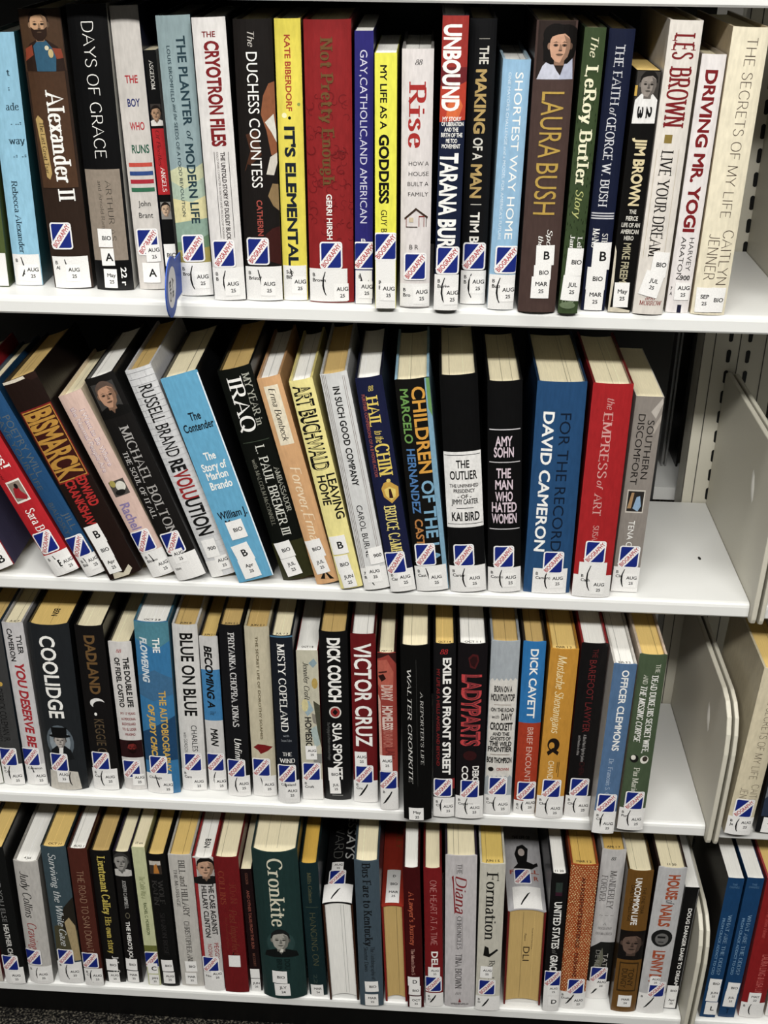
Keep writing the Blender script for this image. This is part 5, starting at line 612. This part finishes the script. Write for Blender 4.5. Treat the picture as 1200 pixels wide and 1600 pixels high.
(4,'hb',-0.15994,0.001498,20.2,228.9,1.6800000000000002,151.1,1.7,'#121112','#17171a','#f3f1ea','narrow black hardback with white condensed capitals,left of the orange dotted book','11 20','',[('r',0.3,0.7,215.7,200.4,'#2e3a34'),('r',0.3,0.7,200.4,194.6,'#3a1a2a'),('v','UNITED STATES',185.0,107.9,0.52,0.44,'#f4f2ec','B'),('v','of',105.9,98.6,0.5,0.3,'#6a6a64','I'),('v','GRACE',97.0,67.0,0.5,0.44,'#f4f2ec','B'),('bio',57.5,0.5),('lb',37.9,0.55,13,17,'AUG|25',2.8,0),('wl',44.1,0.3,0.0,1,'',0),('lb',18.0,0.6,12,14,'D',6,0),('r',0.4,0.6,6.9,-0.4,'#0c0c0c')]),
(4,'hb',-0.13278299999999998,0.008542999999999999,32.9,239.2,1.06,157.9,2.0,'#a54a17','#8a3a12','#ddb350','orange hardback covered in pale dots,lowest shelf','MAR 1 2','',[('fdots',237.8,30.3,'#e8c98a'),('v','AN INDEFINITE SENTENCE',220.8,105.0,0.5,0.14,'#5a1a0c','B'),('v','DUSHANE',96.8,55.6,0.5,0.14,'#5a1a0c','B'),('bio',39.0,0.6),('wl',29.5,0.4,0.0,1,'B|Dushan',3),('lb',11.6,0.72,14,17,'AUG|25',3.2,0)]),
(4,'hb',-0.09871200000000001,0.026663,29.2,248.5,0.41,164.0,1.8,'#c9c6c4','#a8a5a2','#d8b054','light grey and black hardback set back,with a date stamped yellow page top','APR 1 7','',[('h','88',235.2,5.3,0.4,0.6,'#0c0c0c','I'),('v','MANDERLEY',216.3,153.9,0.58,0.26,'#5a5654','R'),('v','FOREVER',208.0,165.2,0.24,0.24,'#5a5654','R'),('h','~ ~ ~',143.8,4.8,0.2,0.8,'#6a6664','S'),('h','A',129.7,4.8,0.4,0.55,'#6a6664','R'),('h','BIOGRAPHY',121.7,4.0,0.2,0.8,'#6a6664','R'),('h','DU MAURIER',112.8,4.1,0.15,0.85,'#6a6664','R'),('p',[(0,88.1),(0.4,99.1),(1,98.2),(1,1.4),(0,-0.6)],'#1c1c1a'),('p',[(0.2,55.2),(0.5,89.1),(0.6,68.5),(0.4,38.7)],'#6a6a5a'),('v','TATI',79.1,54.1,0.68,0.2,'#b8b4ac','S'),('v','DE ROS',84.6,47.1,0.34,0.2,'#8a8880','S'),('bio',43.1,0.48),('wl',30.5,0.4,0.0,1,'',3),('lb',27.2,0.6,14,17,'AUG|25',3.2,0)]),
(4,'hb',-0.066704,0.007891,30.8,235.2,0.76,155.2,2.6,'#6e4a16','#3c2a10','#efe3bd','bronze-brown book with a black band holding a dim face,lowest shelf','','',[('v','UNCOMMON LIFE',224.3,148.9,0.46,0.24,'#f4f2ec','B'),('v','THE ONE YEAR',209.6,167.0,0.72,0.14,'#2a1c0c','S'),('v','DAILY CHALLENGE',212.6,154.4,0.26,0.14,'#2a1c0c','S'),('r',0,1,139.0,90.6,'#141110'),('hd',0.5,115.8,46.4,'#6a5448','#1a1210',None,None,0,0,0),('r',0.12,0.88,86.5,36.6,'#3a280e'),('r',0.16,0.84,84.1,39.2,'#6e4a16'),('v','TONY',76.5,45.3,0.62,0.22,'#3a280e','B'),('v','DUNGY',76.0,42.7,0.36,0.22,'#3a280e','B'),('lb',19.7,0.5,17,20,'MAR|24',3,0)]),
(4,'hb',-0.033036,0.008945999999999999,33.9,241.4,-0.16,159.3,2.7,'#bdbcbc','#2a1c1a','#efe3bd',"silver hardback with rust red slab lettering and a man's black and white face,lowest shelf",'11 20','',[('v','HOUSE',231.0,192.1,0.6,0.4,'#a84820','X'),('v','of',191.2,184.3,0.58,0.3,'#1a1a1a','I'),('v','NAILS',183.3,148.0,0.5,0.4,'#a84820','X'),('e',0.5,128.9,0.38,14.45,'#1a1a1a'),('e',0.5,127.3,0.24,9.65,'#6a6866'),('r',0.34,0.62,132.0,128.8,'#1a1a1a'),('r',0.38,0.58,123.2,121.6,'#2a2a2a'),('v','LENNY DY',107.9,51.0,0.5,0.42,'#a84820','X'),('lb',57.3,0.5,13,15,'AUG|25',2.8,0),('bio',42.1,0.62),('wl',34.2,0.3,0.0,1,'B',3)]),
(4,'pb',-0.005994,0.015035999999999999,17.4,205.3,-0.7,190.0,0.2,'#0e0e0f','#d8d6d4','#f3f1ea','black paperback with spaced white capitals,rightmost in the left bay of the lowest shelf','','',[('v','DOUG DANGER DARE TO DREAM',171.4,39.2,0.62,0.26,'#f4f2ec','B'),('r',0.93,0.96,202.9,33.4,'#8a8886'),('lb',32.6,0.45,14,18,'BIO',3,0),('lb',13.4,0.45,14,22,'Apr|25',3,0)]),
(4,'pb',0.039827,0.004944,19.4,232.5,-0.74,153.5,0.4,'#123f6a','#14100f','#f3f1ea','first dark blue paperback in the right-hand bay of the lowest shelf','','',[('h','THE',222.5,3.0,0.35,0.65,'#5a82a4','S'),('h','CHANNELS',218.3,3.0,0.2,0.8,'#5a82a4','S'),('v','WHAT ARE THE ODDS?',174.6,74.4,0.6,0.22,'#7a9cb8','R'),('v','FROM CRACK ADDICT TO CEO',168.2,73.8,0.26,0.16,'#6a90b0','B'),('lb',59.8,0.55,15,16,'BIO',3.2,0),('lb',40.9,0.55,15,24,'JUN|25',3,0),('lb',16.9,0.6,15,22,'L',6,0)]),
(4,'pb',0.06396,0.006695,20.1,232.6,-0.55,153.5,0.4,'#123f6a','#123f6a','#f3f1ea','second dark blue paperback,touching the red book in the right-hand bay,lowest shelf','','',[('h','THE',222.5,3.0,0.35,0.65,'#5a82a4','S'),('h','CHANNELS',218.3,3.0,0.2,0.8,'#5a82a4','S'),('v','WHAT ARE THE ODDS?',174.7,74.4,0.62,0.22,'#7a9cb8','R'),('v','FROM CRACK ADDICT TO CEO',168.3,73.8,0.28,0.16,'#6a90b0','B'),('lb',52.3,0.55,15,18,'BIO',3.2,0),('lb',32.4,0.5,15,26,'JUL|25',3,0),('h','T',11.2,7.7,0.4,0.6,'#0a1a30','B')]),
(4,'hb',0.09490000000000001,0.010398,29.4,230.3,-0.16,152.0,1.8,'#8c1216','#a83a3c','#e2bf6a','red hardback with a yellow page top in the right-hand bay of the lowest shelf','','',[('v','Never Too Late',191.5,128.7,0.7,0.2,'#d0504c','I'),('v','LAURA LING & LISA LING',108.3,36.0,0.6,0.28,'#c8605a','S'),('v','A Man Far from Home',198.5,135.9,0.35,0.16,'#c04844','I'),('lb',33.7,0.5,15,20,'MAY|22',3,0),('wl',26.1,0.4,0.0,1,'B',1)]),
(4,'hb',0.126375,0.013426,24.1,229.7,-0.04,151.6,2.1,'#c8c2ae','#b8b29e','#efe3bd','pale book at the far right edge of the lowest shelf','','',[('wl',33.0,1.0,0.0,1,'',0)])]

GROUPS = {1: 'books on the top shelf', 2: 'leaning books on the second shelf', 3: 'books on the third shelf', 4: 'books on the lowest shelf'}
chars = sorted({ch for r in BOOKS for it in r[15] for s in it if isinstance(s, str) for ch in s if ch not in '|# '} | set('BIOGRAPHYABCDEFHIMNJULS0123456789abcdefghijklmnopqrstuvwxyz'))
load_sans(chars)
for i, r in enumerate(BOOKS): make_book(r, i)

# books of the opposite face, and a slab for the lit opening, in the gap beside the upright
def far_book(x, w, H, col, pg, label, row=2):
    o = make_book((row, 'hb', x, 0, w*1000, H*1000, 0, 150, w*80, col, col, pg, label, '', '', []), 900+int(x*1000))
    o['group'] = 'books on the far side of the shelving'
    o.rotation_euler = (0, 0, math.pi); o.location = (x, .50, SHELF_Z[row]+.0002)
far_book(-.095, .06, .25, '#0a0a0a', '#3a342a', 'black book seen dimly through the gap beside the grey-brown book')  # page colour darkened for the shade of the far side
far_book(-.034, .007, .215, '#8a8a88', '#d8d6d0', 'pale book on the far side, seen as a light strip through the gap')  # lit opening to the far aisle built as a pale grey slab
far_book(.004, .045, .25, '#0c0c0c', '#2a2620', 'black book on the far side, next to the slotted upright')  # shade beside the upright put into a dark cover and dark pages
for lv in (1, 2, 3):
    z = SHELF_Z[lv]; g = Geo(); g.prism([(.80-DEPTH+.0, z-LIP), (.53, z-LIP), (.53, z), (.285, z), (.285, z-LIP)], -.9144, .9, WHITE)
    o = g.build('far_shelf'); tag(o, {1: 'shelf of the far side level with the top row', 2: 'shelf of the far side level with the leaning books', 3: 'shelf of the far side level with the third row'}[lv], 'shelf', 'shelves of the far side')

# round blue tag clipped beside the grey-blue hardback
tagr = empty('shelf_tag', (-.594, -.03, .946), 'round blue plastic tag with a white centre sticking out from the top shelf', 'tag')
BLUE = mat('#2a55b8', 'label'); g = Geo(); n = 40; R1, R2, t = .0285, .0195, .0012
V = []; F = []
for k in range(n):
    a = 2*math.pi*k/n; c, s = math.cos(a), math.sin(a)
    V += [(-t/2, R1*c, R1*s), (t/2, R1*c, R1*s), (t/2, R2*c, R2*s), (-t/2, R2*c, R2*s)]
for k in range(n):
    i = 4*k; j = 4*((k+1) % n)
    for m in range(4): F.append((i+m, i+(m+1) % 4, j+(m+1) % 4, j+m))
g.add(V, F, BLUE)
g.build('ring', tagr)
g = Geo()
for s in (-1, 1):
    g.add([(s*t*.42, R2*math.cos(2*math.pi*k/n), R2*math.sin(2*math.pi*k/n)) for k in range(n)], [tuple(range(n))], mat('#f0eff0', 'label'))
for tx, yy, zz, hh in (('BIO', -.012, -.004, .0075), ('A-B', .001, -.003, .006)):
    V, F, W = text_geo(tx, 'B'); k = .02/W
    g.add([(t*.5, yy+b*hh, zz+.012-a*k) for a, b, _ in V], F, mat('#15151a', 'label'))
g.build('centre_disc', tagr)
g = Geo(); g.box(-.0005, .0005, .022, .075, -.019, .021, BLUE); g.build('adhesive_tab', tagr)
